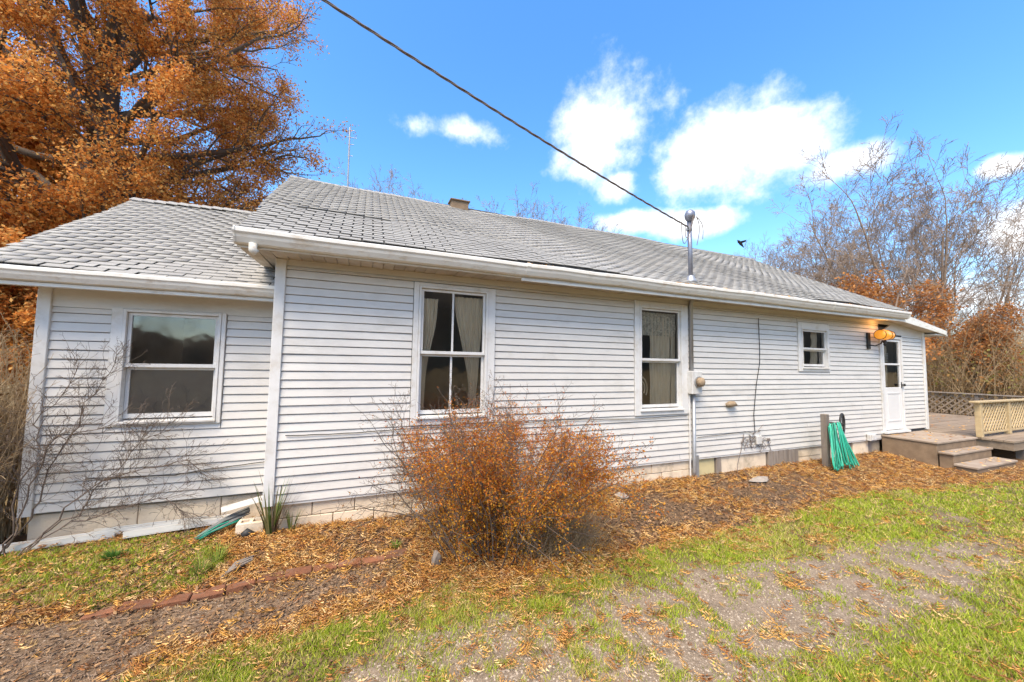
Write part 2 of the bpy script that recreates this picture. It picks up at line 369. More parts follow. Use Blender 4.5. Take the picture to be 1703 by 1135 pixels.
# sheathing behind the siding: strips between openings
xsplit = [-.86]+[v for w in wins for v in w[:2]]+[12.17]
for i in range(0, len(xsplit), 2): wall.box(xsplit[i], xsplit[i+1], .012, .13, E0, 2.78 if xsplit[i] < 11 else 2.60)
for a, b, z0, z1 in wins:
    if z0 > E0+.15: wall.box(a, b, .012, .13, E0, z0+.06)
    wall.box(a, b, .012, .13, z1-.06, 2.78 if a < 10 else 2.66)
wall_o = wall.build('wall', M_SHEATH, house)
gw = MB()   # end and back walls, gables
for xx in (-.86, 10.3):
    gw.poly([(xx,.13,E0),(xx,5.85,E0),(xx,5.85,2.95),(xx,2.92,4.72),(xx,.13,2.95)]); 
gw.quad((-.86,5.85,E0),(12.17,5.85,E0),(12.17,5.85,2.8),(-.86,5.85,2.8))
gw.quad((12.165,.13,E0),(12.165,5.85,E0),(12.165,5.85,2.6),(12.165,.13,2.6))
gw.quad((-2.82,5.0,E0),(-.86,5.0,E0),(-.86,5.0,2.4),(-2.82,5.0,2.4))
gw.poly([(-2.815,.5,E0),(-2.815,5.0,E0),(-2.815,5.0,2.4),(-2.815,2.76,3.92),(-2.815,.5,2.4)])
gw.build('end_wall', M_SIDE, house, recalc=False)
rnd = random.Random(3)
def board(x0, x1, z, yb, h=E1, parent=wall_o):
    """one lapped course: tilted face, rounded butt, return"""
    L = x1-x0; ns = max(1, min(6, int(L/.5))); mb = MB()
    prof = [(yb+.012, z+.002), (yb-.015, z+.003), (yb-.0175, z+.009), (yb-.006, z+h+.001), (yb+.012, z+h+.001)]
    k = len(prof); n0 = 0
    for i in range(ns+1):
        x = x0+L*i/ns; dz = rnd.uniform(-.0018, .0018); dy = rnd.uniform(-.0025, .0012)
        for j, (y, zz) in enumerate(prof): mb.v.append((x, y+(dy if 0 < j < 4 else 0), zz+(dz if 0 < j < 3 else 0)))
    for i in range(ns):
        for j in range(k-1):
            a = i*k+j; mb.f.append([a+k, a+k+1, a+1, a])
    return mb.build('siding_board', M_SIDE, parent, recalc=True)
GAP = .0045  # slit between courses baring the dark sheathing as a painted shadow line
def courses(x0, x1, z0, z1, yb, holes, parent):
    n = int(math.ceil((z1-z0)/E1-.01))
    for i in range(n):
        z = z0+i*E1; h = E1-GAP
        if z+h > z1: h = z1-z
        if h < .02: continue
        segs = [(x0, x1)]
        for (a, b, c, d) in holes:      # short boards fill the strip under or over an opening
            if z < c-.012 < z+h: board(a+.006, b-.006, z, yb, c-.004-z, parent)
            if z < d < z+h-.012: board(a+.006, b-.006, d+.004, yb, z+h-d-.004, parent)
        for (a, b, c, d) in holes:
            if z < d-.01 and z+h > c+.01:
                ns = []
                for s0, s1 in segs:
                    if b <= s0 or a >= s1: ns.append((s0, s1)); continue
                    if a-s0 > .03: ns.append((s0, a))
                    if s1-b > .03: ns.append((b, s1))
                segs = ns
        for s0, s1 in segs:
            if s1-s0 > 4.2:
                q = s0+rnd.uniform(1.2, 3.4)
                while s1-q > .7:
                    board(s0, q-.001, z, yb-.0015*(i % 2), h, parent); s0 = q+.001; q += 3.66
            board(s0, s1, z, yb, h, parent)
hol = [(a-.006, b+.006, c, d) for a, b, c, d in wins[:3]]
courses(-.775, 10.284, E0, E0+27.4*E1, 0, hol, wall_o)
courses(11.196, 12.085, E0+E1*1.5, E0+25.6*E1, 0, [], wall_o)
# frieze under the soffit
fr = MB().box(-.775, 10.9, -.012, .012, E0+27.4*E1+.004, 2.79); fr.build('frieze_board', M_SIDE, wall_o)
MB().hexa([(10.29,-.02,2.50),(12.17,-.02,2.50),(12.17,.012,2.50),(10.29,.012,2.50),(10.905,-.02,2.785),(12.17,-.02,2.60),(12.17,.012,2.60),(10.905,.012,2.785)]).build('frieze_board', M_SIDE, wall_o)
boxo('corner_board', M_TRIM, wall_o, -.868, -.772, -.035, .03, E0-.015, 2.775, bevel=.004)
boxo('corner_board', M_TRIM, wall_o, 12.09, 12.19, -.033, .03, E0+.1, 2.62, bevel=.004)
boxo('starter_strip', M_TRIM, wall_o, -.775, 10.28, -.010, .012, E0-.02, E0+.003)

wing = MB(); ww = (-2.31,-1.38,1.05,2.22)
wing.box(-2.82, ww[0], .452, .57, E0, 2.40); wing.box(ww[1], -.86, .452, .57, E0, 2.40); wing.box(ww[0], ww[1], .452, .57, E0, 1.1); wing.box(ww[0], ww[1], .452, .57, 2.18, 2.40)
wing_o = wing.build('wall', M_SHEATH, house)
tag(wing_o, 'set-back wall of the lower left wing')
courses(-2.745, -.868, E0, E0+21.6*E1, .44, [(ww[0]-.006, ww[1]+.006, ww[2], 2.22)], wing_o)
boxo('frieze_board', M_SIDE, wing_o, -2.745, -.868, .424, .45, E0+21.6*E1+.004, 2.405)
boxo('corner_board', M_TRIM, wing_o, -2.84, -2.745, .405, .47, E0-.015, 2.40, bevel=.004)

# foundation blocks
fnd = MB().box(-.85, 10.28, .045, .2, -.4, E0-.003).box(-2.80, -.86, .49, .6, -.4, E0-.003).build('foundation', M_MORT, house)
def fblock(x0, x1, z0, z1, y, m=M_BLOCK, name='block', dy=0):
    q = MB().box(x0+.004, x1-.004, y+dy+rnd.uniform(-.003,.004), y+.07, z0+.004, z1-.003).build(name, m, fnd, bevel=.005)
    return q
x = -.84; zc = .115
while x < 4.9:
    w_ = .41; fblock(x, min(x+w_, 4.93), zc, E0-.006, .02); fblock(x+.2 if x > -.8 else x, min(x+w_+.2, 4.93), -.09, zc, .02); x += w_
fblock(5.0, 5.40, -.06, E0-.01, .03, M_YEL, 'panel'); fblock(5.41, 5.53, -.06, E0-.01, .0, M_WOODG, 'post_stub')
fblock(5.54, 6.64, -.08, E0-.006, .02); fblock(7.50, 8.2, .09, E0-.006, .02); fblock(7.50, 8.2, -.1, .09, .025); fblock(8.2, 9.04, -.1, E0-.006, .02)
fblock(9.26, 9.8, -.1, E0-.006, .02); fblock(9.04, 9.26, -.1, E0-.006, .06, M_BLACK, 'crawl_vent'); fblock(9.82, 9.95, -.1, E0-.006, .03, M_WOODG, 'post_stub')
hx = 6.66
while hx < 7.45: fblock(hx, hx+.135, -.09, E0-.006, -.01, M_WOODG, 'hatch_board'); hx += .139
x = -2.80
for w_ in (.78, .68, .5): fblock(x, min(x+w_, -.87), -.1, E0-.02, .465); x += w_

# windows -------------------------------------------------------------
def window(x0, x1, z0, z1, gx0, gx1, gz0, gz1, mid, yw, label, muntin=None, screen=None, sill=True):
    wt = tag(MB().box(x0, gx0-.03, yw-.034, yw+.05, z0, z1).box(gx1+.03, x1, yw-.034, yw+.05, z0, z1)
             .box(gx0-.03, gx1+.03, yw-.034, yw+.05, gz1+.03, z1).box(gx0-.03, gx1+.03, yw-.034, yw+.05, z0, gz0-.04).build('window', M_TRIM, house, bevel=.004), label)
    fm = MB()  # inner blind stop, slightly recessed
    for a in ((gx0-.029, gx0-.004, gz0-.039, gz1+.029), (gx1+.004, gx1+.029, gz0-.039, gz1+.029)): fm.box(a[0], a[1], yw-.042, yw+.07, a[2], a[3])
    fm.box(gx0-.004, gx1+.004, yw-.042, yw+.07, gz1+.004, gz1+.029)
    fm.build('frame', M_TRIM, wt, bevel=.002)
    if sill: MB().hexa([(gx0-.03,yw-.06,gz0-.045),(gx1+.03,yw-.06,gz0-.045),(gx1+.03,yw+.07,gz0-.045),(gx0-.03,yw+.07,gz0-.045),(gx0-.03,yw-.06,gz0-.028),(gx1+.03,yw-.06,gz0-.028),(gx1+.03,yw+.07,gz0-.012),(gx0-.03,yw+.07,gz0-.012)]).build('sill', M_TRIM, wt)
    t = .028
    up_ = MB(); up_.box(gx0, gx0+t, yw-.01, yw+.02, mid, gz1).box(gx1-t, gx1, yw-.01, yw+.02, mid, gz1).box(gx0+t, gx1-t, yw-.01, yw+.02, gz1-t, gz1).box(gx0, gx1, yw-.022, yw+.022, mid-.022, mid+.014)
    if muntin: up_.box(muntin-.011, muntin+.011, yw-.008, yw+.016, mid+.014, gz1-t)
    up_.build('upper_sash', M_TRIM, wt)
    lo = MB(); lo.box(gx0, gx0+t, yw+.024, yw+.055, gz0, mid-.02).box(gx1-t, gx1, yw+.024, yw+.055, gz0, mid-.02).box(gx0+t, gx1-t, yw+.024, yw+.055, gz0, gz0+.045).box(gx0+t, gx1-t, yw+.024, yw+.05, mid-.05, mid-.02)
    if muntin: lo.box(muntin-.011, muntin+.011, yw+.026, yw+.05, gz0+.045, mid-.05)
    lo.build('lower_sash', M_TRIM, wt)
    edges = [gx0+t, muntin-.011, muntin+.011, gx1-t] if muntin else [gx0+t, gx1-t]
    for i in range(0, len(edges), 2):
        MB().quad((edges[i],yw+.003,mid+.012),(edges[i+1],yw+.003,mid+.012),(edges[i+1],yw+.003,gz1-t),(edges[i],yw+.003,gz1-t)).build('pane', M_GLASS, wt, recalc=False)
        MB().quad((edges[i],yw+.037,gz0+.045),(edges[i+1],yw+.037,gz0+.045),(edges[i+1],yw+.037,mid-.05),(edges[i],yw+.037,mid-.05)).build('pane', M_GLASS, wt, recalc=False)
    if screen:
        MB().quad((gx0+t,yw+.045,gz0+.04),(gx1-t,yw+.045,gz0+.04),(gx1-t,yw+.045,mid-.03),(gx0+t,yw+.045,mid-.03)).build('insect_screen', screen, wt, recalc=False)
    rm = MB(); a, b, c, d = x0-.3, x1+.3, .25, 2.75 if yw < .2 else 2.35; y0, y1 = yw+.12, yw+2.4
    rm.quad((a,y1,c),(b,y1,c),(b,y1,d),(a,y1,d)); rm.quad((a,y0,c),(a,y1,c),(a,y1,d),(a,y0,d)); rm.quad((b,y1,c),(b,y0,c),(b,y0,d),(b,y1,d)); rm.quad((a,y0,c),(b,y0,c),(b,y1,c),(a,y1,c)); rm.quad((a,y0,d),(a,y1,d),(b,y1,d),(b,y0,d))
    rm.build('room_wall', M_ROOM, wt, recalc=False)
    return wt
def curtain(wt, name, xt0, xt1, zt, prof, y, m, folds=9, amp=.018, n=14):
    """prof: list of (z, xl, xr) from top down"""
    V = []; F = []; nu = folds*4
    for k, (z, xl, xr) in enumerate(prof):
        for i in range(nu+1):
            u = i/nu; V.append((xl+(xr-xl)*u, y+amp*math.sin(u*folds*2*math.pi+.6*math.sin(k*1.3))+.006*math.sin(u*23+k), z))
    for k in range(len(prof)-1):
        for i in range(nu): a = k*(nu+1)+i; F.append((a, a+1, a+nu+2, a+nu+1))
    return np_mesh(name, V, F, m, wt, smooth=True)
def prof(z1, z0, f, n=12): return [(z1+(z0-z1)*i/n,)+f(i/n) for i in range(n+1)]
w0 = window(*ww[:4], -2.19, -1.45, 1.12, 2.18, 1.655, .44, 'wide window of the left wing with a dark screened lower sash', screen=M_SCREEN)
w1 = window(.53, 1.54, 1.0, 2.67, .62, 1.41, 1.12, 2.60, 1.85, 0, 'tall four-pane window behind the orange bush', muntin=1.0, screen=None)
curtain(w1, 'curtain', 0,0,0, prof(2.50, 1.1, lambda t: (.63, .83-.10*ss(.1,.7,t)-.04*t)), .072, M_CURT, 5)
curtain(w1, 'curtain', 0,0,0, prof(2.55, 1.1, lambda t: (1.04+.20*ss(.0,.85,t), 1.42-.10*t)), .072, M_CURT, 7)
w2 = window(3.74, 4.79, .99, 2.71, 3.86, 4.64, 1.10, 2.60, 1.83, 0, 'tall window with lace valance left of the electric meter')
curtain(w2, 'lace_valance', 0,0,0, prof(2.56, 2.20, lambda t: (3.88, 4.63)), .075, M_LACE, 11, .02)
curtain(w2, 'curtain', 0,0,0, prof(2.5, 1.12, lambda t: (4.12, 4.52)), .085, M_CURT, 7)
curtain(w2, 'curtain', 0,0,0, prof(2.5, 1.12, lambda t: (4.55, 4.64)), .10, M_CURT, 2)
cb = MB()
for rr_, in ((.19,), (.13,)):
    cb.tube([(3.92+rr_*math.cos(a)*.8+.06, .16, 1.38+rr_*math.sin(a)) for a in np.linspace(-.6, math.pi+.4, 14)], .012, 6)
cb.tube([(3.98,.16,1.1),(3.98,.16,1.55)], .012, 6)
tag(cb.build('bentwood_chair_back', M_CURT), 'pale curved chair back showing inside the window left of the meter', 'chair')
w3 = window(7.55, 8.5, 1.67, 2.6, 7.67, 8.42, 1.77, 2.46, 2.11, 0, 'small two-sash window between the wall cable and the door')
curtain(w3, 'curtain', 0,0,0, prof(2.45, 1.78, lambda t: (7.78, 7.90)), .09, M_CURT, 2)
curtain(w3, 'curtain', 0,0,0, prof(2.45, 1.78, lambda t: (8.16-.08*t, 8.30)), .09, M_CURT, 3)

# door ----------------------------------------------------------------
door = tag(MB().box(10.385, 10.47, -.018, .03, .44, 2.39).box(11.07, 11.125, -.018, .03, .44, 2.39).box(10.47, 11.07, -.018, .03, 2.345, 2.39)
    .box(10.47, 11.07, -.018, .03, .44, 1.345).box(10.47, 11.07, -.02, .03, 1.83, 1.87).build('door', M_DOOR, house, bevel=.004), 'white half-glazed storm door')
MB().box(10.29, 10.378, -.034, .05, .40, 2.46).box(11.13, 11.19, -.034, .05, .40, 2.46).box(10.378, 11.13, -.034, .05, 2.40, 2.46).build('frame', M_TRIM, door, bevel=.004)
for z0, z1 in ((1.345, 1.83), (1.87, 2.345)): MB().quad((10.47,.004,z0),(11.07,.004,z0),(11.07,.004,z1),(10.47,.004,z1)).build('pane', M_GLASS, door, recalc=False)
MB().box(10.52, 11.02, -.026, -.018, 1.21, 1.235).box(10.52, 11.02, -.026, -.018, .62, .645).box(10.52, 10.54, -.024, -.018, .645, 1.21).box(11.0, 11.02, -.024, -.018, .645, 1.21).build('panel_moulding', M_DOOR, door)
MB().tube([(11.10,-.018,1.40),(11.10,-.05,1.40),(11.10,-.06,1.40),(11.10,-.085,1.40)], [.014,.014,.03,.026], 10).box(11.085, 11.115, -.024, -.018, 1.33, 1.46).build('handle', M_IRON, door)
MB().box(10.27, 11.21, -.10, .03, .385, .425).build('threshold', M_TRIM, door)
curtain(door, 'curtain', 0,0,0, prof(2.34, 1.36, lambda t: (10.50, 10.78)), .09, M_CURT, 5)
bl = MB()
for i in range(6): bl.box(10.50, 10.80, .06, .085, 1.90+i*.035, 1.915+i*.035)
bl.build('blind', M_TRIM, door)
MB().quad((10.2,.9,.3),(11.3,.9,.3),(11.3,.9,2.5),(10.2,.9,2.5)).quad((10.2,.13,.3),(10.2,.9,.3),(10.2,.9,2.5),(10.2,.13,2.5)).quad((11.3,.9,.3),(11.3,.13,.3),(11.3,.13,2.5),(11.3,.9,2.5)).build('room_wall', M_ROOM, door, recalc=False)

# roofs ---------------------------------------------------------------
PS = .6; CS = math.cos(math.atan(PS)); SN = math.sin(math.atan(PS))
EXP, TW = .090, .215
def tabmesh(w0_, w1_):
    """tab in roof coords (u, v, n): butt edge thick and proud"""
    g_ = .006
    p = [(w0_+g_,0,.004),(w1_-g_,0,.004),(w1_-g_,EXP+.02,.0),(w0_+g_,EXP+.02,.0),(w0_+g_,0,.0125),(w1_-g_,0,.0125),(w1_-g_,EXP+.02,.003),(w0_+g_,EXP+.02,.003)]
    return p
cand = []
def roof_tabs(roof, x_eL, x_rL, x_eR, x_rR, ye, ze, yr, back=False, lift=None):
    Lr = (yr-ye)/CS; nr = int(Lr/EXP)+1
    for j in range(nr):
        v = j*EXP-.012; t = v/Lr; xl = x_eL+(x_rL-x_eL)*max(t,0)+rnd.uniform(-.010,.004); xr = x_eR+(x_rR-x_eR)*max(t,0)
        vv = EXP+.02 if v+EXP+.02 < Lr else max(Lr-v, .03)
        u = x_eL-.22 - ((j % 2)*TW/2)
        while u < xr:
            a, b = max(u, xl), min(u+TW, xr)
            if b-a > .04:
                sag = .022*math.sin(a*.9+v*.8)+.012*math.sin(a*2.3+1.1*v+2) if not back else 0
                lf_ = 0
                if lift and lift[0] < a < lift[1] and lift[2] <= j < lift[2]+1: lf_ = .02
                org = (a, ye+v*CS-SN*sag*0, ze+v*SN+sag)
                cand.append((roof, a, b, vv, v, org, rnd.uniform(-.004, .004), rnd.uniform(-.0015, .003), lf_, back))
            u += TW
def roof_surf(x, y): return .022*0
def plane_slab(x_eL, x_rL, x_eR, x_rR, ye, ze, yr, name, parent, th=.05):
    nU, nV = 40, 16; V = []; F = []; Lr = (yr-ye)/CS
    for k in range(2):
        for j in range(nV+1):
            t = j/nV; v = Lr*t
            for i in range(nU+1):
                s_ = i/nU; xa = (x_eL+(x_rL-x_eL)*t)*(1-s_)+(x_eR+(x_rR-x_eR)*t)*s_
                sag = .022*math.sin(xa*.9+v*.8)+.012*math.sin(xa*2.3+1.1*v+2)
                V.append((xa, ye+v*CS, ze+v*SN+sag-.004-k*th))
    q = (nU+1)*(nV+1)
    for j in range(nV):
        for i in range(nU):
            a = j*(nU+1)+i; F.append((a, a+1, a+nU+2, a+nU+1)); F.append((q+a, q+a+nU+1, q+a+nU+2, q+a+1))
    for i in range(nU): F.append((i, q+i, q+i+1, i+1)); b = nV*(nU+1)+i; F.append((b, b+1, q+b+1, q+b))
    for j in range(nV): a = j*(nU+1); F.append((a, a+nU+1, q+a+nU+1, q+a)); a += nU; F.append((a, q+a, q+a+nU+1, a+nU+1))
    return np_mesh(name, V, F, M_ROOFD, parent)
roofM = tag(plane_slab(-1.10, -1.27, 10.5, 10.5, -.40, 2.95, 2.92, 'roof', house), 'long main roof')
roofW = tag(plane_slab(-3.06, -3.27, -.87, -.87, .09, 2.52, 2.76, 'roof', house), 'lower roof of the left wing')
roof_tabs(roofM, -1.12, -1.29, 10.52, 10.52, -.40, 2.95, 2.92, lift=(-1.3, .1, 13))
roof_tabs(roofW, -3.08, -3.29, -.87, -.87, .09, 2.52, 2.76, lift=(-2.4, -1.3, 23))
# back slopes and the porch shed roof
MB().quad((-1.27,2.92,4.95),(10.5,2.92,4.95),(10.5,6.3,2.93),(-1.10,6.3,2.93)).build('back_roof', M_SHING, house, recalc=False)
MB().quad((-3.27,2.76,4.12),(-.87,2.76,4.12),(-.87,5.4,2.54),(-3.06,5.4,2.54)).build('back_roof', M_SHING, house, recalc=False)
sh_l = [c for c in cand]
def camd(c): return (Vector(c[5])-Vector(CAM)).length
sh_l.sort(key=camd)
near, far = sh_l[:298], sh_l[298:]
shared = {}
slope = math.atan(PS)
for (roof, a, b, vv, v, org, tw, dn, lf_, back) in near:
    key = (round(b-a, 2), round(vv, 3))
    if key not in shared:
        w_ = key[0]; p = tabmesh(0, w_); p = [(q[0], min(q[1], vv), q[2]) for q in p]
        mb = MB().hexa(p); me = bpy.data.meshes.new('shingle'); me.from_pydata(mb.v, [], mb.f); me.materials.append(M_SHING); shared[key] = me
    o = bpy.data.objects.new('shingle', shared[key]); COL.objects.link(o); o.parent = roof
    o.location = (org[0], org[1], org[2]+dn+.002); o.rotation_euler = (slope+(-.16 if lf_ else 0)+tw, rnd.uniform(-.006,.006), tw)
def tabs_stuff(lst, roof):
    V = np.zeros((len(lst), 8, 3)); colr = np.zeros((len(lst), 8, 3))
    for i, (rf_, a, b, vv, v, org, tw, dn, lf_, back) in enumerate(lst):
        p = np.array(tabmesh(0, b-a)); p[:, 1] = np.minimum(p[:, 1], vv)
        V[i, :, 0] = org[0]+p[:, 0]; V[i, :, 1] = org[1]+p[:, 1]*CS-p[:, 2]*SN; V[i, :, 2] = org[2]+p[:, 1]*SN+p[:, 2]*CS+dn+.002
        colr[i] = rnd.uniform(.89, 1.11)
    Fq = np.array([(0,3,2,1),(4,5,6,7),(0,1,5,4),(1,2,6,5),(2,3,7,6),(3,0,4,7)])
    F = (np.arange(len(lst))[:, None, None]*8+Fq).reshape(-1, 4)
    tag(np_mesh('shingles', V.reshape(-1, 3), F, M_SHINGA, roof, col=colr.reshape(-1, 3)), kind='stuff')
tabs_stuff([c for c in far if c[0] == roofM], roofM)
if any(c[0] == roofW for c in far): tabs_stuff([c for c in far if c[0] == roofW], roofW)
def ridge(roof, x0, x1, y, z):
    mb = MB(); xx = x0; i = 0
    while xx < x1-.05:
        w_ = .15; s1 = .022*math.sin(xx*.9+3.9*.8)+.012*math.sin(xx*2.3+1.1*3.9+2)
        zz = z+s1+rnd.uniform(-.002,.003)
        mb.hexa([(xx,y-.12,zz-.068),(xx+w_,y-.12,zz-.074),(xx+w_,y,zz-.004),(xx,y,zz+.004),(xx,y-.12,zz-.056),(xx+w_,y-.12,zz-.068),(xx+w_,y,zz+.004),(xx,y,zz+.014)])
        mb.hexa([(xx,y,zz+.003),(xx+w_,y,zz-.005),(xx+w_,y+.12,zz-.074),(xx,y+.12,zz-.068),(xx,y,zz+.014),(xx+w_,y,zz+.004),(xx+w_,y+.12,zz-.068),(xx,y+.12,zz-.056)])
        xx += .14
    mb.build('ridge_cap', M_SHING, roof, recalc=True)
ridge(roofM, -1.3, 10.52, 2.92, 4.95); ridge(roofW, -3.29, -.87, 2.76, 4.135)
MB().box(1.55, 1.90, 2.80, 3.04, 4.82, 5.02).box(1.52, 1.93, 2.77, 3.07, 5.02, 5.045).build('vent_cap', M_CONCS, roofM, bevel=.006)
# rakes
def rake(x_e, x_r, ye, ze, yr, zr, roof):
    MB().hexa([(x_e-.012,ye,ze-.17),(x_e+.008,ye,ze-.17),(x_r+.008,yr,zr-.17),(x_r-.012,yr,zr-.17),(x_e-.012,ye,ze-.03),(x_e+.008,ye,ze-.03),(x_r+.008,yr,zr-.03),(x_r-.012,yr,zr-.03)]).build('rake_board', M_TRIM, roof)
rake(-1.11, -1.28, -.36, 2.96, 2.92, 4.94, roofM); rake(-3.07, -3.28, .12, 2.53, 2.76, 4.12, roofW); rake(10.51, 10.51, -.36, 2.96, 2.92, 4.94, roofM)
# entry roof beyond the gable
er = MB().hexa([(10.52,-.21,2.925),(12.62,-.21,2.58),(12.62,5.9,2.58),(10.52,5.9,2.925),(10.52,-.21,3.01),(12.62,-.21,2.645),(12.62,5.9,2.645),(10.52,5.9,3.01)]).build('entry_roof', M_SHING, house)
MB().hexa([(10.46,-.238,2.80),(12.66,-.238,2.555),(12.66,-.212,2.555),(10.46,-.212,2.80),(10.46,-.238,2.985),(12.66,-.238,2.655),(12.66,-.212,2.655),(10.46,-.212,2.985)]).build('rake_board', M_GUT, er, bevel=.003)
MB().hexa([(10.5,-.21,2.80),(12.60,-.21,2.56),(12.60,.0,2.56),(10.5,.0,2.80),(10.5,-.21,2.815),(12.60,-.21,2.575),(12.60,.0,2.575),(10.5,.0,2.815)]).build('soffit_panel', M_SOF, er)
MB().box(12.20, 12.64, -.205, 5.8, 2.545, 2.575).build('soffit_panel', M_TRIM, er)
MB().box(12.64, 12.665, -.238, 5.9, 2.535, 2.64).build('fascia', M_GUT, er)

# eaves: fascia, gutter, soffit
GP = [(-.362,2.925),(-.452,2.932),(-.462,2.922),(-.462,2.890),(-.448,2.872),(-.440,2.845),(-.415,2.800),(-.390,2.788),(-.362,2.790)]
def gutter(x0, x1, dy, dz, parent, sag=.006, sc_=1.0, n=24):
    P_ = [(-.362+(y+.362)*sc_+dy, 2.93+(z-2.93)*sc_+dz) for y, z in GP]
    g_ = MB().extrude_x(P_, x0, x1, n, sag).build('gutter', M_GUT, parent)
    q = [(y-.004*(1 if y < -.4+dy else 0), z) for y, z in P_]
    for xx in (x0-.008, x1-.004): MB().extrude_x([(y*1.0-(.006), z-.004 if i > 3 else z+.004) for i, (y, z) in enumerate(P_)], xx, xx+.014).build('end_cap', M_GUT, g_)
    xs_ = x0+2.9
    while xs_ < x1-.6:
        MB().extrude_x([(y-.005, z-.003 if i > 3 else z+.002) for i, (y, z) in enumerate(P_)], xs_, xs_+.05).build('joint_sleeve', M_GUT, g_); xs_ += 3.05
    return g_
gm = gutter(-1.12, 10.50, 0, 0, house)
MB().tube([(-.98,-.41,2.80),(-.98,-.41,2.74),(-.95,-.40,2.715)], .035, 10).build('downspout_outlet', M_GUT, gm, smooth=True)
MB().box(-1.12, 10.5, -.360, -.335, 2.768, 2.935).build('fascia', M_TRIM, house, bevel=.003)
MB().box(1.75, 10.5, -.372, -.345, 2.735, 2.766).build('bed_moulding', M_GUT, house, bevel=.002)
sof = MB().box(-.86, 10.5, -.335, .0, 2.805, 2.82).box(-1.10, -.86, -.335, .6, 2.805, 2.82).build('soffit', M_SOF, house)
xx = -1.095; i = 0
while xx < 10.4:
    w_ = .115+rnd.uniform(-.004,.004); dz = rnd.uniform(-.004,.004)+(.0 if xx > .4 else rnd.uniform(-.012,.01)); yb_ = -.0 if xx > -.88 else .45
    if xx < 8.2 or True:
        MB().hexa([(xx+.003,-.334,2.768+dz),(xx+w_-.003,-.334,2.768-dz*.5),(xx+w_-.003,yb_-.001,2.785+dz),(xx+.003,yb_-.001,2.785),(xx+.003,-.334,2.785+dz),(xx+w_-.003,-.334,2.785+dz),(xx+w_-.003,yb_-.001,2.80),(xx+.003,yb_-.001,2.80)]).build('soffit_board', M_SOF, sof)
    xx += w_ if xx < 3.5 else w_
# wing eave
gutter(-3.08, -.875, .44+.052, -.43, house, .004, .85, 12)
MB().box(-3.07, -.872, .132, .155, 2.34, 2.52).build('fascia', M_TRIM, house, bevel=.003)
MB().box(-3.07, -.872, .155, .44, 2.385, 2.405).build('soffit', M_TRIM, house)
MB().box(-3.07, -.872, .122, .132, 2.345, 2.375).build('bed_moulding', M_GUT, house)

# ------------------------------------------------------------------ service entrance
mast = thing('service_mast', 'grey electric service pipe rising through the eave to a round weatherhead', 'service mast', (4.85,-.05,1.65))
MB().tube([(4.84,-.045,1.66),(4.84,-.045,2.74),(4.83,-.10,2.80)], .032, 12).build('conduit', M_GALV, mast, smooth=True)
MB().tube([(4.68,-.2,3.05),(4.66,-.2,4.02)], .033, 12).build('pipe', M_MAST, mast, smooth=True)
MB().tube([(4.68,-.2,3.02),(4.68,-.2,3.07),(4.68,-.2,3.13),(4.68,-.2,3.14)], [.10,.07,.045,.036], 14).build('roof_boot', M_GALV, mast, smooth=True)
MB().tube([(4.66,-.2,4.00),(4.66,-.21,4.04),(4.65,-.225,4.09),(4.65,-.24,4.14),(4.65,-.25,4.165)], [.045,.075,.082,.065,.02], 14).build('weatherhead', M_MAST, mast, smooth=True)
MB().tube([(4.66,-.2,3.85),(4.66,-.2,3.89)], .045, 12).bar((4.66,-.2,3.87),(4.58,-.25,3.88),.02,.02).build('clamp', M_GALV, mast)
meter = thing('electric_meter', 'grey electric meter box with round glass meter under the service conduit', 'electric meter', (4.9,-.05,1.3))
MB().box(4.76, 4.97, -.13, -.022, 1.30, 1.66).build('box', M_METER, meter, bevel=.008)
MB().tube([(4.885,-.13,1.49),(4.885,-.15,1.49)], .088, 18).build('ring', M_GALV, meter)
MB().tube([(4.885,-.15,1.49),(4.885,-.20,1.49),(4.885,-.225,1.49)], [.074,.07,.035], 18).build('meter_dome', M_PLUG, meter, smooth=True)
MB().tube([(4.87,-.05,1.30),(4.87,-.05,.10),(4.87,-.03,.0)], .028, 10).build('lower_conduit', M_GALV, meter, smooth=True)
MB().tube([(4.80,-.035,1.30),(4.80,-.035,-.02)], .011, 8).build('ground_wire_sleeve', M_TRIM, meter)
MB().box(4.86, 4.96, -.06, -.022, -.02, .34).build('cover_plate', M_GALV, meter, bevel=.003)
# overhead cable
A = Vector((4.58,-.25,3.88)); B = Vector((-1.25,-1.47,4.62)); B = A+(Vector((-.05,-1.17,4.66))-A)*1.6
def sagpts(A, B, s, n): return [A.lerp(B, i/n)-Vector((0,0,4*s*(i/n)*(1-i/n))) for i in range(n+1)]
base = sagpts(A, B, .10, 160)
cab = thing('overhead_cable', 'twisted overhead service cable crossing the sky down to the mast', 'cable', A)
for ph in (0, 2.1, 4.2):
    MB().tube([p+Vector((0, math.cos(i*.55+ph)*  .008, math.sin(i*.55+ph)*.008)) for i, p in enumerate(base)], .006, 6).build('strand', M_CABLE, cab, smooth=True)
lp = thing('drip_loop', 'thin wires looping between the overhead cable end and the weatherhead', 'wire', (4.6,-.25,3.9))
for (q, e, d_) in (((4.50,-.27,3.90),(4.66,-.30,4.05),.28),((4.40,-.29,3.92),(4.64,-.30,4.06),.40),((4.72,-.28,4.06),(4.76,-.25,3.62),-.0),((4.73,-.28,4.05),(4.86,-.27,3.72),-.0)):
    q = Vector(q); e = Vector(e); 
    pts = [q.lerp(e, t)+Vector((math.sin(t*math.pi)*.06*(1 if d_ == 0 else -1.0), 0, -d_*4*t*(1-t) if d_ else math.sin(t*math.pi)*.05)) for t in np.linspace(0, 1, 14)]
    MB().tube(pts, .006, 5).build('wire', M_CABLE, lp)

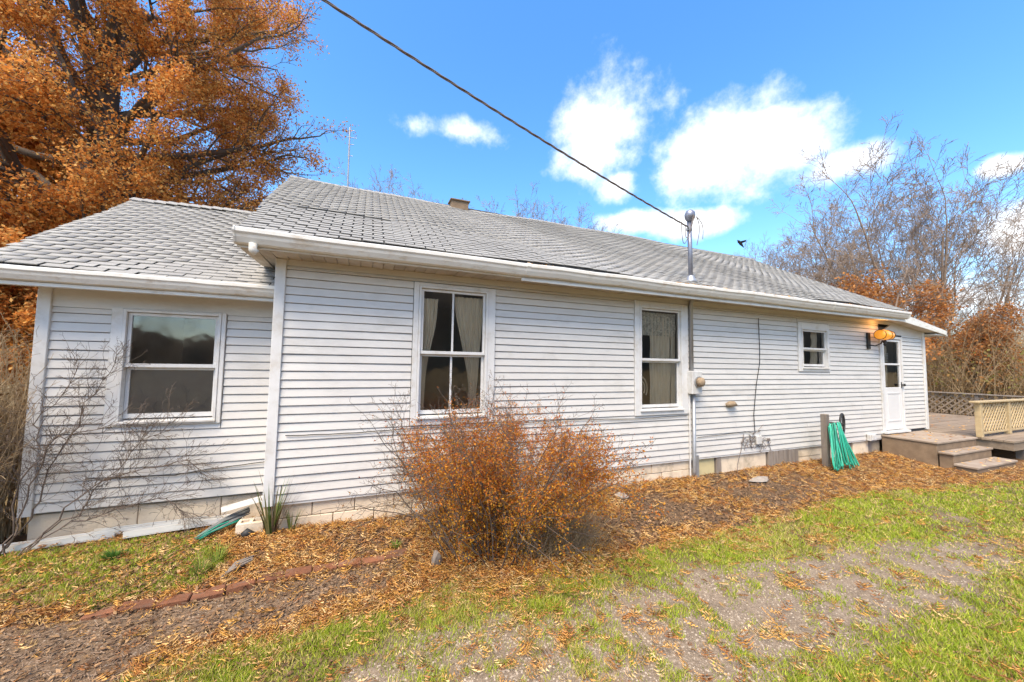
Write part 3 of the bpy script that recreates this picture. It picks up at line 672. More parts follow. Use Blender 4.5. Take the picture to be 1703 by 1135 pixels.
# cables stapled to the wall
def cable(name, label, pts, r=.005, m=M_BLACK, n=6):
    P_ = []
    for i in range(len(pts)-1):
        for k in range(n):
            t = k/n; p = Vector(pts[i]).lerp(Vector(pts[i+1]), t); P_.append(p+Vector((0,0,rnd.uniform(-.003,.003))))
    P_.append(Vector(pts[-1])); return tag(MB().tube(P_, r, 6).build(name, m, smooth=True), label, 'cable')
cable('wall_cable', 'thin black cable running level across the siding below the two tall windows', [(-.70,-.028,.96),(-.23,-.028,.95),(.39,-.028,.965),(1.61,-.028,.965),(2.66,-.028,.985),(3.14,-.028,.968),(3.78,-.03,.95),(4.75,-.03,.965)])
cable('wall_cable', 'thin black cable drooping across the lower siding of the left wing', [(-.88,.412,.615),(-1.46,.412,.575),(-1.73,.412,.54),(-2.4,.412,.575)])
cable('wall_cable', 'short black cable from the conduit base to the wire tangle', [(4.97,-.028,.61),(5.49,-.028,.62),(6.06,-.028,.645),(6.3,-.028,.60)])
cable('wall_cable', 'long black cable dropping down the siding between meter and small window', [(6.46,-.028,2.60),(6.47,-.03,2.0),(6.46,-.03,1.80),(6.36,-.03,1.43),(6.28,-.03,.92),(6.3,-.03,.60)], .006)
tg = thing('wire_tangle', 'loose tangle of dark wires and a small connector low on the siding above the hatch', 'wire', (6.2,-.03,.4))
for i in range(13):
    p = Vector((rnd.uniform(5.9,6.5), -.03, rnd.uniform(.35,.62))); pts = [p]
    for k in range(9): p = p+Vector((rnd.uniform(-.08,.08), rnd.uniform(-.012,.01), rnd.uniform(-.075,.05))); p.y = min(max(p.y,-.09),-.027); pts.append(p.copy())
    MB().tube(pts, .004, 5).build('wire', M_CABLE, tg)
MB().tube([(6.02,-.03,.61),(5.95,-.03,.35),(5.88,-.01,.10),(5.84,-.04,-.03)], .005, 5).build('wire', M_CABLE, tg)
MB().tube([(6.62,-.03,.50),(6.66,-.03,.38),(6.70,-.03,.28)], .005, 5).build('wire', M_CABLE, tg)
MB().box(6.30,6.42,-.07,-.03,.42,.56).build('connector', M_METER, tg, bevel=.006)
MB().box(6.60,6.66,-.05,-.03,.45,.50).build('connector', M_CABLE, tg, bevel=.004)
pl = MB().tube([(5.62,-.02,1.105),(5.66,-.05,1.115),(5.74,-.07,1.125),(5.84,-.05,1.10)], [.02,.05,.045,.012], 9).build('cable_plug', M_PLUG, smooth=True)
tag(pl, 'lumpy tan plug sealing a hole in the siding right of the meter', 'plug')
hb = thing('outdoor_outlet', 'small white outlet box at the siding base left of the door', 'outlet', (9.75,-.02,.3))
MB().box(9.66, 9.88, -.09, -.02, .27, .41).build('box', M_METER, hb, bevel=.008); MB().box(9.70, 9.84, -.10, -.09, .29, .39).build('cover', M_TRIM, hb, bevel=.004)
# porch lamp
lam = thing('porch_lamp', 'lit amber ribbed glass wall lantern in black bracket beside the door', 'lamp', (10.1,-.02,2.4))
prs = [(9.925,.02),(9.93,.108),(9.96,.122),(10.04,.120),(10.12,.118),(10.17,.116),(10.18,.110),(10.24,.112),(10.30,.100),(10.305,.02)]
MB().tube([(x_,-.19,2.455) for x_, _ in prs], [r_*.88 for _, r_ in prs], 20).build('glass_shade', M_AMBER, lam, smooth=True)
for x_, r_ in ((9.935,.101),(10.175,.104),(10.30,.092)): MB().tube([(x_,-.19+r_*math.cos(a),2.455+r_*math.sin(a)) for a in np.linspace(0, 2*math.pi, 25)], .006, 6, cap=False).build('band', M_IRON, lam)
MB().box(9.80, 9.90, -.05, -.02, 2.16, 2.50).build('back_plate', M_IRON, lam, bevel=.005)
MB().tube([(9.85,-.05,2.24),(9.85,-.14,2.22),(9.95,-.19,2.27),(10.02,-.19,2.335)], .013, 8).build('bracket', M_IRON, lam, smooth=True)
MB().tube([(10.10,-.19,2.345),(10.10,-.19,2.31),(10.10,-.19,2.27),(10.10,-.19,2.25),(10.10,-.19,2.22)], [.02,.035,.02,.028,.005], 10).build('finial', M_IRON, lam, smooth=True)
pl_ = bpy.data.lights.new('porch_lamp_light', 'POINT'); pl_.energy = 1.1; pl_.color = (1, .48, .13); pl_.shadow_soft_size = .08
plo = bpy.data.objects.new('porch_lamp_light', pl_); COL.objects.link(plo); plo.location = (10.08, -.19, 2.67)

# ------------------------------------------------------------------ steps and deck
st = thing('porch_steps', 'stained concrete landing with two steps below the storm door', 'steps', (11,-.5,0))
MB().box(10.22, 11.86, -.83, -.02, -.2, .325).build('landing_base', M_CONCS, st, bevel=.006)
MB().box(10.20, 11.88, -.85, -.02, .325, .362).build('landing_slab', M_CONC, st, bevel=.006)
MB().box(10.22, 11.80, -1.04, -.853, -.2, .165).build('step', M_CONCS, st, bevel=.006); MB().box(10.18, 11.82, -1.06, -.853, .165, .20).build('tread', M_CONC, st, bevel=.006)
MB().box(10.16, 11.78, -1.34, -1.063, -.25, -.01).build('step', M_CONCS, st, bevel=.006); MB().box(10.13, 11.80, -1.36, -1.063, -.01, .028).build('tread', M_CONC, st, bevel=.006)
deck = thing('deck', 'weathered board deck beyond the steps', 'deck', (14,0,0))
yy = -1.30; i = 0
while yy < 2.4:
    x0_ = 11.93 if yy < -.0 else 12.7
    if yy < -.02 or yy > -.02: MB().box(x0_+rnd.uniform(-.01,.01), 17.4, yy+.004, yy+.136, .325, .36+rnd.uniform(-.003,.003)).build('deck_board', M_WOODH, deck)
    yy += .142
MB().box(11.96, 17.4, -1.28, -1.24, .17, .322).box(11.96, 12.0, -1.24, -.02, .17, .322).build('rim_joist', M_WOODH, deck)
for px_, py_ in ((12.75,-1.19),(12.75,-.1),(14.8,-1.19),(16.9,-1.19)): MB().box(px_, px_+.1, py_, py_+.1, -.25, .17).build('support_post', M_WOODG, deck)
def lattice(root, p0, p1, z0, z1, m, pitch=.105, w=.036):
    p0 = Vector(p0); p1 = Vector(p1); L = (p1-p0).length; d = (p1-p0).normalized(); nn = d.cross(Vector((0,0,1)))
    H = z1-z0
    for sgn, off in ((1, .008), (-1, -.008)):
        u = -H
        while u < L:
            a0, a1 = (u, u+H)
            za, zb = (z0, z1) if sgn > 0 else (z1, z0)
            if a0 < 0: za += (zb-za)*(-a0)/H; a0 = 0
            if a1 > L: zb -= (zb-za)*(a1-L)/(a1-a0); a1 = L
            if a1-a0 > .03:
                A_ = p0+d*a0+nn*off; B_ = p0+d*a1+nn*off; A_.z = za; B_.z = zb
                MB().bar(A_, B_, .012, w, upv=(0,0,1)).build('lath', m, root)
            u += pitch
rl = thing('lattice_railing', 'tan wooden lattice railing along the near side of the deck', 'railing', (12,-.85,.36))
for xx in (11.93, 13.3, 15.1): MB().box(xx, xx+.09, -.895, -.805, .362, 1.07).build('post', M_TAN, rl, bevel=.004)
MB().box(11.78, 16.2, -.92, -.78, 1.072, 1.105).build('top_rail', M_TAN, rl, bevel=.004)
MB().box(12.02, 16.2, -.87, -.83, .42, .46).build('bottom_rail', M_TAN, rl, bevel=.003)
lattice(rl, (12.025,-.85,0), (13.29,-.85,0), .465, 1.065, M_TAN, .135, .028)
lattice(rl, (13.40,-.85,0), (15.09,-.85,0), .465, 1.065, M_TAN, .135, .028)
rl2 = thing('lattice_railing', 'dark weathered lattice railing across the far end of the deck', 'railing', (17.2,.8,.36))
for yy in (-.6, .7, 2.1): MB().box(17.2, 17.28, yy, yy+.08, .362, 1.02).build('post', M_WOODG, rl2)
MB().box(17.16, 17.32, -.7, 2.3, 1.022, 1.05).build('top_rail', M_WOODG, rl2)
lattice(rl2, (17.24,-.5,0), (17.24,.7,0), .40, 1.01, M_WOODH, .17, .04); lattice(rl2, (17.24,.79,0), (17.24,2.1,0), .40, 1.01, M_WOODH, .17, .04)

# ------------------------------------------------------------------ hose post
hp = MB().box(7.65, 7.745, -.38, -.285, -.15, .92).build('wooden_post', M_WOODG, bevel=.008)
tag(hp, 'short grey weathered post holding the green hose', 'post')
hose = thing('garden_hose', 'green garden hose hung in long loops on the weathered post', 'hose', (7.85,-.45,0))
for i in range(24):
    f_ = i/23; xt = 7.66+.30*f_+rnd.uniform(-.01,.01); yt = -.40-.06*rnd.random(); zt = .74+rnd.uniform(-.03,.05)
    xb = 7.42+.74*f_; wd = .04+rnd.uniform(0,.07); zb = .02+rnd.uniform(0,.10)-.05*f_; pts = []
    yb_ = -.50-.12*rnd.random()
    for t in np.linspace(0, 1, 26):
        a = 2*math.pi*t; k = (1-math.cos(a))/2
        pts.append((xt+(xb-xt)*k**1.2+math.sin(a)*wd*(.35+k*.8), yt+(yb_-yt)*k+math.sin(a)*.025, zt+(zb-zt)*k))
    MB().tube(pts, .0085, 7, cap=False).build('loop', M_HOSE, hose, smooth=True)
wh = thing('hose_reel_wheel', 'black spoked crank wheel behind the hanging green hose', 'wheel', (8.28,-.30,.66))
c_ = Vector((8.28,-.30,.71)); ax = Vector((-.30,.95,0)).normalized(); e1 = Vector((0,0,1)); e2 = ax.cross(e1)
MB().tube([c_+e1*.19*math.cos(a)+e2*.19*math.sin(a) for a in np.linspace(0, 2*math.pi, 29)], .017, 8, cap=False).build('rim', M_BLACK, wh, smooth=True)
for a in (0.3, 0.3+2*math.pi/3, .3+4*math.pi/3): MB().tube([c_, c_+e1*.18*math.cos(a)+e2*.18*math.sin(a)], .010, 6).build('spoke', M_BLACK, wh)
MB().tube([c_-ax*.03, c_+ax*.26], .02, 8).build('hub', M_IRON, wh)

# ------------------------------------------------------------------ things on the ground
def gz(x, y): return float(gh(x, y))
# brick edging
ed = [(-1.93,-.86),(-1.69,-.83),(-1.4,-.84),(-1.03,-.85),(-.76,-.79),(-.42,-.77),(.05,-.76),(.62,-.76)]
cum = [0]
for i in range(len(ed)-1): cum.append(cum[-1]+math.dist(ed[i], ed[i+1]))
be = thing('brick_edging', 'sunken row of old red bricks edging the flower bed', 'edging', (-.6,-.8,-.05))
s_ = 0; ph = []
while s_ < cum[-1]-.1:
    L = .20+rnd.uniform(-.01,.012); a = (np.interp(s_, cum, [e[0] for e in ed]), np.interp(s_, cum, [e[1] for e in ed])); b = (np.interp(s_+L-.008, cum, [e[0] for e in ed]), np.interp(s_+L-.008, cum, [e[1] for e in ed]))
    sink = -.014+.035*ss(-1.5,-1.9,a[0])+.05*ss(.35,.62,a[0])
    za = gz(*a)+.015+rnd.uniform(-.008,.010)-sink; zb = gz(*b)+.015+rnd.uniform(-.008,.010)-sink
    dy_ = rnd.uniform(-.008,.008)
    q = MB().bar((a[0],a[1]+dy_,za-.022),(b[0],b[1]+dy_+rnd.uniform(-.006,.006),zb-.022), .085+rnd.uniform(-.01,.012), .066, upv=(0,rnd.uniform(-.3,.1),1)).build('brick', M_BRICK, be, bevel=.007)
    s_ += L
def rock(name, x, y, z, sx, sy, sz, m, label, cat, rot=0, seed=1, sub=2):
    bm = bmesh.new(); bmesh.ops.create_icosphere(bm, subdivisions=sub, radius=1); r_ = random.Random(seed)
    ph_ = [r_.uniform(0, 6) for _ in range(6)]
    for v in bm.verts:
        k = 1+.16*math.sin(v.co.x*3+ph_[0])+.14*math.sin(v.co.y*4+ph_[1])+.1*math.sin(v.co.z*5+ph_[2]+v.co.x*2)+r_.uniform(-.06,.06)
        v.co = Vector((v.co.x*sx*k, v.co.y*sy*k, max(v.co.z, -.6)*sz*k)); v.co.rotate(Euler((0,0,rot)))
    me = bpy.data.meshes.new(name); bm.to_mesh(me); bm.free(); me.materials.append(m); o = bpy.data.objects.new(name, me); COL.objects.link(o); o.location = (x, y, z)
    return tag(o, label, cat)
rock('flat_stone', 5.82, -.42, gz(5.82,-.42)+.02, .26, .09, .03, M_STONE, 'flat pale stone lying in the leaves left of the hatch', 'stone', .1, 4)
rock('flat_stone', 3.25, -.33, gz(3.25,-.33)+.03, .12, .07, .035, M_STONE, 'small grey stone just right of the orange bush', 'stone', .2, 8)
rock('tree_stub', .68, -1.03, gz(.68,-1.03)+.05, .05, .05, .09, M_WOODG, 'small grey rotten stub at the end of the brick edging', 'stump', 0, 12)
# driftwood
dw = MB()
for i in range(7):
    o_ = i*.012; dw.tube([(-1.0+rnd.uniform(-.01,.02),-.67+o_,gz(-1,-.66)+.02+rnd.uniform(0,.02)),(-.93,-.605+o_,gz(-.93,-.6)+.04+rnd.uniform(0,.02)),(-.83+rnd.uniform(-.02,.02),-.53+o_,gz(-.83,-.53)+.035+rnd.uniform(0,.02))], [.006,.017,.006], 6)
tag(dw.build('driftwood', M_WOODG, smooth=False), 'split grey piece of dead wood above the brick edging', 'wood')
# white gutter lengths lying on the ground
def trough(x0, y0, x1, y1, z0, z1, w_=.07, label=''):
    t = MB(); a = Vector((x0,y0,z0)); b = Vector((x1,y1,z1))
    t.bar(a, b, w_, .010); d = (b-a).normalized(); sd = d.cross(Vector((0,0,1))).normalized()
    for s in (-1, 1): t.bar(a+sd*s*(w_/2-.004)+Vector((0,0,.027)), b+sd*s*(w_/2-.004)+Vector((0,0,.027)), .008, .05)
    return tag(t.build('gutter_length', M_GUT), label, 'gutter')
trough(-3.05, .27, -2.12, .35, gz(-3,.3)+.03, gz(-2.1,.35)+.03, .07, 'leftmost white gutter length lying on the grass by the shrub')
trough(-2.30, .37, -1.42, .37, gz(-2.3,.38)+.045, gz(-1.4,.38)+.05, .06, 'white gutter length lying closest against the wing foundation')
trough(-2.02, .27, -1.10, .30, gz(-2,.28)+.035, gz(-1.1,.3)+.07, .075, 'white gutter length lying in front, running to the green hose bundle')
dsx = MB().tube([(-.83,.02,.335),(-.90,.06,.325),(-1.24,.17,.225)], .036, 4).build('downspout_extension', M_GUT)
tag(dsx, 'short white downspout pipe sloping down left from the corner board', 'downspout')
# rolled tarp and hose bundle
bd = thing('hose_bundle', 'flattened bundle of dark and green hoses lying by the house corner', 'hose', (-1.25,.25,0))
for i in range(25):
    f_ = i/33; g_ = i in (14,16,17,19,20,22,23,24,26,28); a = Vector((-1.40+.03*f_+rnd.uniform(-.02,.02), .04-.06*f_, .0+.02+.02*rnd.random())); b = Vector((-1.05+.05*f_, .30-.12*f_+rnd.uniform(-.02,.02), .175-.07*f_+rnd.uniform(-.01,.012)))
    if g_: b = a.lerp(b, .8)
    mid_ = a.lerp(b, .5)+Vector((rnd.uniform(-.01,.01), rnd.uniform(-.012,.012), .01+rnd.uniform(0,.022)))
    MB().tube([a, a.lerp(mid_,.5)+Vector((0,0,.005)), mid_, mid_.lerp(b,.5)+Vector((0,0,.004)), b], [.003,.008,.010,.009,.006], 6).build('strand', M_HOSE if g_ else M_HOSED, bd, smooth=True)
blk = thing('concrete_block', 'worn hollow tan concrete block beside the spiky plant', 'block', (-.97,.05,0))
B0 = MB(); zb = gz(-.97,.05)-.01
B0.box(-1.09,-.86,.02,.06,zb,zb+.12).box(-1.09,-.86,.14,.18,zb,zb+.12).box(-1.09,-1.06,.06,.14,zb,zb+.12).box(-.99,-.96,.06,.14,zb,zb+.12).box(-.89,-.86,.06,.14,zb,zb+.12)
B0.build('block_body', M_BLOCK, blk, bevel=.004)
tag(MB().tube([(-1.02,-.04,zb+.03),(-.98,-.03,zb+.05),(-.92,-.03,zb+.03)], [.03,.045,.02], 8).build('black_fitting', M_BLACK, smooth=True), 'small black plastic pipe fitting beside the tan block', 'fitting')

# ------------------------------------------------------------------ plant machinery
def skel(P, D, L, Rr, levels, jit=.12, g=None):
    """vectorised branching; returns A,B,ra,rb and tip points/dirs"""
    g = g or rng; P = np.atleast_2d(P).astype(float); D = nrm(np.atleast_2d(D).astype(float)); L = np.atleast_1d(L).astype(float); Rr = np.atleast_1d(Rr).astype(float)
    out = []; tips = None; bylev = []
    for li, (nseg, upt, jt, nch, lr, rr2, ang, tmin, tipr) in enumerate(levels):
        pts = [P]; dirs = [D]; rads = [Rr]
        for s in range(nseg):
            D = nrm(D+g.normal(0, jt, D.shape)+np.array([0, 0, upt])); P = P+D*(L/nseg)[:, None]
            pts.append(P); dirs.append(D); rads.append(Rr*(1-(1-tipr)*(s+1)/nseg))
        A_ = np.concatenate(pts[:-1]); B_ = np.concatenate(pts[1:]); ra = np.concatenate(rads[:-1]); rb = np.concatenate(rads[1:])
        bylev.append((A_, B_, ra, rb))
        if nch == 0:
            tips = (A_, B_); break
        pts = np.stack(pts, 1); dirs = np.stack(dirs, 1); rads = np.stack(rads, 1); n = len(L)
        idx = np.repeat(np.arange(n), nch); t = tmin+(1-tmin)*g.random(len(idx))**.8; t[::nch] = 1.0
        k = np.minimum((t*nseg).astype(int), nseg-1); f_ = t*nseg-k
        P2 = pts[idx, k]*(1-f_)[:, None]+pts[idx, k+1]*f_[:, None]; D2 = dirs[idx, k+1]; R2 = rads[idx, k]*(1-f_)+rads[idx, k+1]*f_
        pr = nrm(np.cross(D2, g.normal(0, 1, D2.shape))); a = g.normal(ang, ang*.25, len(idx)); a[::nch] *= .35
        D = nrm(D2*np.cos(a)[:, None]+pr*np.sin(a)[:, None]); P = P2; L = L[idx]*lr*(1.15-.5*t)*g.uniform(.75, 1.2, len(idx)); Rr = R2*rr2
        Rr[::nch] = R2[::nch]*.92
    return bylev, tips
def prism(segs, k=4, mn=0):
    A_ = np.concatenate([s[0] for s in segs]); B_ = np.concatenate([s[1] for s in segs]); ra = np.concatenate([s[2] for s in segs]); rb = np.concatenate([s[3] for s in segs])
    ra = np.maximum(ra, mn); rb = np.maximum(rb, mn)
    d = nrm(B_-A_); ref = np.where(np.abs(d[:, 2:3]) < .9, np.array([[0, 0, 1.]]), np.array([[1., 0, 0]])); u = nrm(np.cross(d, ref)); w = np.cross(d, u)
    an = 2*np.pi*np.arange(k)/k; c, s = np.cos(an), np.sin(an)
    ring = u[:, None]*c[None, :, None]+w[:, None]*s[None, :, None]
    V = np.concatenate([A_[:, None]+ring*ra[:, None, None], B_[:, None]+ring*rb[:, None, None]], 1).reshape(-1, 3)
    j = np.arange(k); q = np.stack([j, (j+1) % k, (j+1) % k+k, j+k], -1); F = (np.arange(len(A_))[:, None, None]*2*k+q).reshape(-1, 4)
    return V, F
def quads(C_, size, g=None, flat=0.0, asp=.6, nrmdir=None):
    """diamond leaves (2 tris folded)"""
    g = g or rng; n = len(C_); a = nrm(g.normal(0, 1, (n, 3))*np.array([1, 1, 1-flat])); b = nrm(np.cross(a, g.normal(0, 1, (n, 3))+np.array([0, 0, flat*6]))); c = np.cross(a, b)
    s = (size*g.uniform(.6, 1.3, n))[:, None]
    V = np.stack([C_-a*s*.5, C_+b*s*asp*.5+c*s*.12, C_+a*s*.5, C_-b*s*asp*.5+c*s*.12], 1).reshape(-1, 3)
    F = (np.arange(n)[:, None, None]*4+np.array([[0, 1, 2], [0, 2, 3]])).reshape(-1, 3); return V, F
def tint(n, pal, g=None, rep=4, v=.25):
    g = g or rng; pal = np.array(pal); c = pal[g.integers(0, len(pal), n)]*g.uniform(1-v, 1+v, (n, 1)); return np.repeat(c, rep, 0)
ORANGE = [(.74,.32,.075),(.64,.24,.05),(.80,.42,.11),(.50,.18,.04),(.84,.50,.16),(.70,.28,.06)]

# ------------------------------------------------------------------ the big oak
g1 = np.random.default_rng(11)
oak = thing('oak_tree', 'huge orange-leaved oak rising behind the left wing', 'tree', (-6.7,8.5,-.15))
nl = 54
az_ = np.arange(nl)*2.399+.4; el = g1.uniform(-.05, .5, nl)+.5*np.linspace(0,1,nl); zz = np.linspace(2.9, 11.5, nl)+g1.uniform(-.4,.4,nl)
tr = [(-6.7,8.5,-.2),(-6.68,8.5,2.5),(-6.6,8.45,5),(-6.65,8.5,8),(-6.5,8.4,11),(-6.4,8.5,14)]
MB().tube(tr, [.52,.40,.34,.26,.17,.07], 14).build('trunk', M_BARK, oak, smooth=True)
P0 = np.stack([np.interp(zz, [t[2] for t in tr], [t[0] for t in tr]), np.full(nl, 8.5), zz], 1)
D0 = np.stack([np.cos(az_)*np.cos(el), np.sin(az_)*np.cos(el), np.sin(el)+.05], 1); L0 = 6.2*(1-.045*np.abs(zz-6.5))*g1.uniform(.85,1.08,nl)*np.where((np.cos(az_) > .2) & (zz < 7.5), .84, 1.0)
lv, tips = skel(P0, D0, L0*.8, .14-.006*(zz-3), [(7,.05,.12,6,.52,.55,.75,.25,.35),(5,.02,.16,5,.55,.55,.8,.2,.35),(4,-.01,.2,5,.55,.6,.8,.15,.4),(3,0,.2,0,0,0,0,0,.4)], g=g1)
V, F = prism(lv[:2], 6); np_mesh('limb', V, F, M_BARK, oak)
V, F = prism(lv[2:], 3, .006); np_mesh('twigs', V, F, M_BARK, oak)
tp = np.concatenate([tips[0], tips[1]]); 
dens = np.clip(1.0-.70*ss(-5.6, -1.6, tp[:, 0]), .22, 1); cl = fbm(tp[:, 0]+tp[:, 1]*.5, tp[:, 2], .9, 5)
keep = g1.random(len(tp)) < dens*(.30+1.0*ss(.37, .53, cl)); tp = tp[keep]
nleaf = 330000; C_ = tp[g1.integers(0, len(tp), nleaf)]+g1.normal(0, .13, (nleaf, 3)); V, F = quads(C_, np.full(nleaf, .072), g1)
clr = tint(nleaf, ORANGE, g1); hue = np.repeat(fbm(C_[:, 0]*1.+C_[:, 1], C_[:, 2], .6, 8), 4)[:, None]; clr = clr*(.75+.5*hue)
tag(np_mesh('crown', V, F, M_LEAF, oak, col=clr), kind='stuff')
# shared meshes for leafy and bare trees
def make_tree(seed, H, leafpal=None, nleaf=0, spread=.6, r=.16, multi=1, twigm=M_BARKF, lowleaf=1.0, name='bare_tree'):
    g = np.random.default_rng(seed); segs_all = []; tipsA = []
    n = multi; a0 = g.uniform(0, 6.28, n)
    P = np.zeros((n, 3)); P[:, 0] = np.cos(a0)*.15*(n > 1); P[:, 1] = np.sin(a0)*.15*(n > 1)
    lean = .05 if n == 1 else .28
    D = np.stack([np.cos(a0)*lean, np.sin(a0)*lean, np.ones(n)], 1); L = np.full(n, H*.78)*g.uniform(.8, 1.05, n)
    lv, tips = skel(P, D, L, np.full(n, r), [(8,.02,.05,12,.48,.42,spread,.25,.25),(6,.05,.10,6,.50,.5,spread,.2,.3),(4,.02,.16,5,.52,.55,spread*1.1,.15,.35),(3,.0,.2,4,.62,.6,spread*1.1,.1,.4),(2,0,.2,0,0,0,0,0,.4)], g=g)
    return lv, tips, g
def tree_meshes(seed, H, leafpal=None, nleaf=0, leafz=(0, 99), **k):
    lv, tips, g = make_tree(seed, H, **k); ms = []
    V, F = prism(lv[:1], 7); ms.append(('trunk', V, F, M_BARKF, None))
    V, F = prism(lv[1:], 3, .0055); ms.append(('branches', V, F, M_BARKF, None))
    if nleaf:
        t = tips[1]; t = t[(t[:, 2] > leafz[0]) & (t[:, 2] < leafz[1])]
        C_ = t[g.integers(0, len(t), nleaf)]+g.normal(0, .16, (nleaf, 3)); V, F = quads(C_, np.full(nleaf, .13), g); ms.append(('crown', V, F, M_LEAF, tint(nleaf, leafpal, g)))
    return ms
PROTO = {}
def place_tree(key, name, label, x, y, z, rot, s, group=None, spec=None):
    root = thing(name, label, 'tree', (x, y, z), group); root.rotation_euler = (0, 0, rot); root.scale = (s, s, s)
    if key not in PROTO:
        PROTO[key] = []
        for nm, V, F, m, col in spec():
            o = np_mesh(nm, V, F, m, None, col=col); PROTO[key].append((nm, o.data)); o.parent = root
            if nm == 'crown': o['kind'] = 'stuff'
    else:
        for nm, me in PROTO[key]:
            o = bpy.data.objects.new(nm, me); COL.objects.link(o); o.parent = root
            if nm == 'crown': o['kind'] = 'stuff'
    return root
RUST = [(.60,.25,.075),(.66,.31,.10),(.48,.19,.06),(.55,.28,.10)]
SP = {'bareA': lambda: tree_meshes(21, 11, spread=.55, r=.11), 'bareB': lambda: tree_meshes(22, 10, spread=.62, r=.085, multi=4), 'bareC': lambda: tree_meshes(23, 12, spread=.42, r=.11),
      'rust': lambda: tree_meshes(24, 6.5, RUST, 6500, spread=.75, r=.09, multi=2), 'half': lambda: tree_meshes(25, 9, RUST, 4500, leafz=(1.5, 6.0), spread=.55, r=.12),
      'oakS': lambda: tree_meshes(26, 7.5, ORANGE, 26000, spread=.8, r=.15)}
def polar(px_, d):
    a_ = math.atan((px_-851.5)/615)+az; return d*math.sin(a_), CAM[1]+d*math.cos(a_)
T = [  # key, column bearing, distance, scale, label
 ('bareA',1262,30,.92,'slim bare tree just past the end of the ridge'),('bareB',1310,27,.88,'bare forked tree above the far roof slope'),
 ('bareB',1352,32,1.12,'upright bare tree above the middle of the far rake'),('bareB',1385,25,.88,'spreading bare tree left of the tallest one'),
 ('bareB',1430,27,1.02,'bare tree with a leaning top above the small window'),('bareB',1520,25,1.18,'tallest wide bare tree above the door end of the roof'),
 ('bareC',1470,29,1.02,'straight bare tree behind the rust leaves over the door'),('bareB',1590,26,1.0,'bare tree leaning out over the deck'),
 ('bareC',1640,30,.80,'narrow pale bare tree above the lattice railing'),('bareC',1690,27,.62,'pale bare trunk at the right edge'),('bareA',965,35,1.50,'bare treetop just right of the rounded one over the ridge'),('bareA',885,34,1.50,'bare treetop just left of the rounded one over the ridge'),('bareB',1668,36,.72,'distant bare tree behind the right edge trunks'),
 ('half',1405,22,.95,'tree with rust leaves low in its crown left of the door'),('half',1462,20,.86,'tree with rust leaves over the porch lamp'),('rust',1500,24,.70,'rust leaved small tree behind the house corner'),
 ('rust',1578,24,.72,'low rust leaved tree behind the deck end'),('rust',1612,23,.62,'second low rust leaved tree beyond the far railing'),
 ('bareA',636,34,1.68,'faint bare treetop over the ridge right of the antenna'),('bareB',680,36,1.66,'lower faint bare treetop farther right of the antenna'),
 ('bareB',925,33,1.55,'round bare treetop over the middle of the ridge'),('bareA',600,37,1.62,'faint bare treetop behind the antenna')]
for i, (k, cx, d, s, lab) in enumerate(T):
    x_, y_ = polar(cx, d); place_tree(k, {'rust': 'rust_leaved_tree', 'half': 'rust_leaved_tree'}.get(k, 'bare_tree'), lab, x_, y_, -.2, i*1.7, s, spec=SP[k])
for i in range(25):   # woodland trunks beyond the deck
    cx = 1200+i*21+rnd.uniform(-6, 6); d = rnd.uniform(30, 46); x_, y_ = polar(cx, d)
    place_tree(['bareC','bareA','bareB'][i % 3], 'woodland_tree', ['slender grey woodland tree','forked grey woodland tree','upright pale woodland tree'][i % 3]+' deep in the woods '+('over the far roof slope' if cx < 1400 else 'above the door end of the house' if cx < 1545 else 'beyond the lattice railings'), x_, y_, -.2, i*2.1, rnd.uniform(.42, .66), 'woodland trees behind the house', spec=SP[['bareC','bareA','bareB'][i % 3]])
place_tree('oakS', 'oak_tree', 'lower orange oak behind the hedge at the left edge', -5.9, 4.4, -.2, .5, .50, spec=SP['oakS'])
place_tree('oakS', 'oak_tree', 'tall orange oak behind the big oak at the left edge', -9.8, 14.0, -.2, 2.5, 1.7, spec=SP['oakS'])
place_tree('oakS', 'oak_tree', 'orange oak standing right behind the big trunk', -9.6, 17.5, -.2, 3.3, 1.4, spec=SP['oakS'])
place_tree('oakS', 'oak_tree', 'orange oak low behind the ridge of the wing roof', -4.9, 10.8, -.2, 1.1, .98, spec=SP['oakS'])
place_tree('oakS', 'oak_tree', 'orange oak crown just over the left slope of the wing roof', -7.0, 7.2, -.2, 5.2, .86, spec=SP['oakS'])
place_tree('oakS', 'oak_tree', 'small orange oak glimpsed under the wing eave', -6.6, 5.2, -.2, 4.1, .60, spec=SP['oakS'])
for i in range(9):    # trees across the yard behind the camera, seen mirrored in the windows
    place_tree('bareA', 'bare_tree', 'bare tree across the yard mirrored in the window glass', -34+i*5.2+rnd.uniform(-2,2), -44-rnd.uniform(0,14), -.2, i*2.3, rnd.uniform(.55,.85), 'bare trees mirrored in the windows', spec=SP['bareA'])
# woodland undergrowth: masses of upright stems and dry leaves
gb = np.random.default_rng(31)
def brush(name, n, fx, h, r, m, leafn, pal, lsz, hz):
    P = fx(n); D = np.stack([gb.normal(0,.14,n), gb.normal(0,.14,n), np.ones(n)], 1)
    lv, tips = skel(P, D, h*gb.uniform(.45,1.1,n), np.full(n, r), [(4,.02,.09,5,.5,.6,.5,.25,.4),(3,.02,.15,3,.5,.6,.6,.2,.5),(2,0,.2,0,0,0,0,0,.5)], g=gb)
    V, F = prism(lv, 3); o = tag(np_mesh(name, V, F, m), kind='stuff')
    if leafn:
        t = np.concatenate([s[1] for s in lv]); t = t[t[:, 2] < hz]; C_ = t[gb.integers(0, len(t), leafn)]+gb.normal(0,.15,(leafn,3)); V, F = quads(C_, np.full(leafn, lsz), gb)
        lo = tag(np_mesh('dry_leaves', V, F, M_LEAF, col=tint(leafn, pal, gb)), 'dry brown and olive leaves clinging in the woodland undergrowth', 'leaves', kind='stuff')
    return o
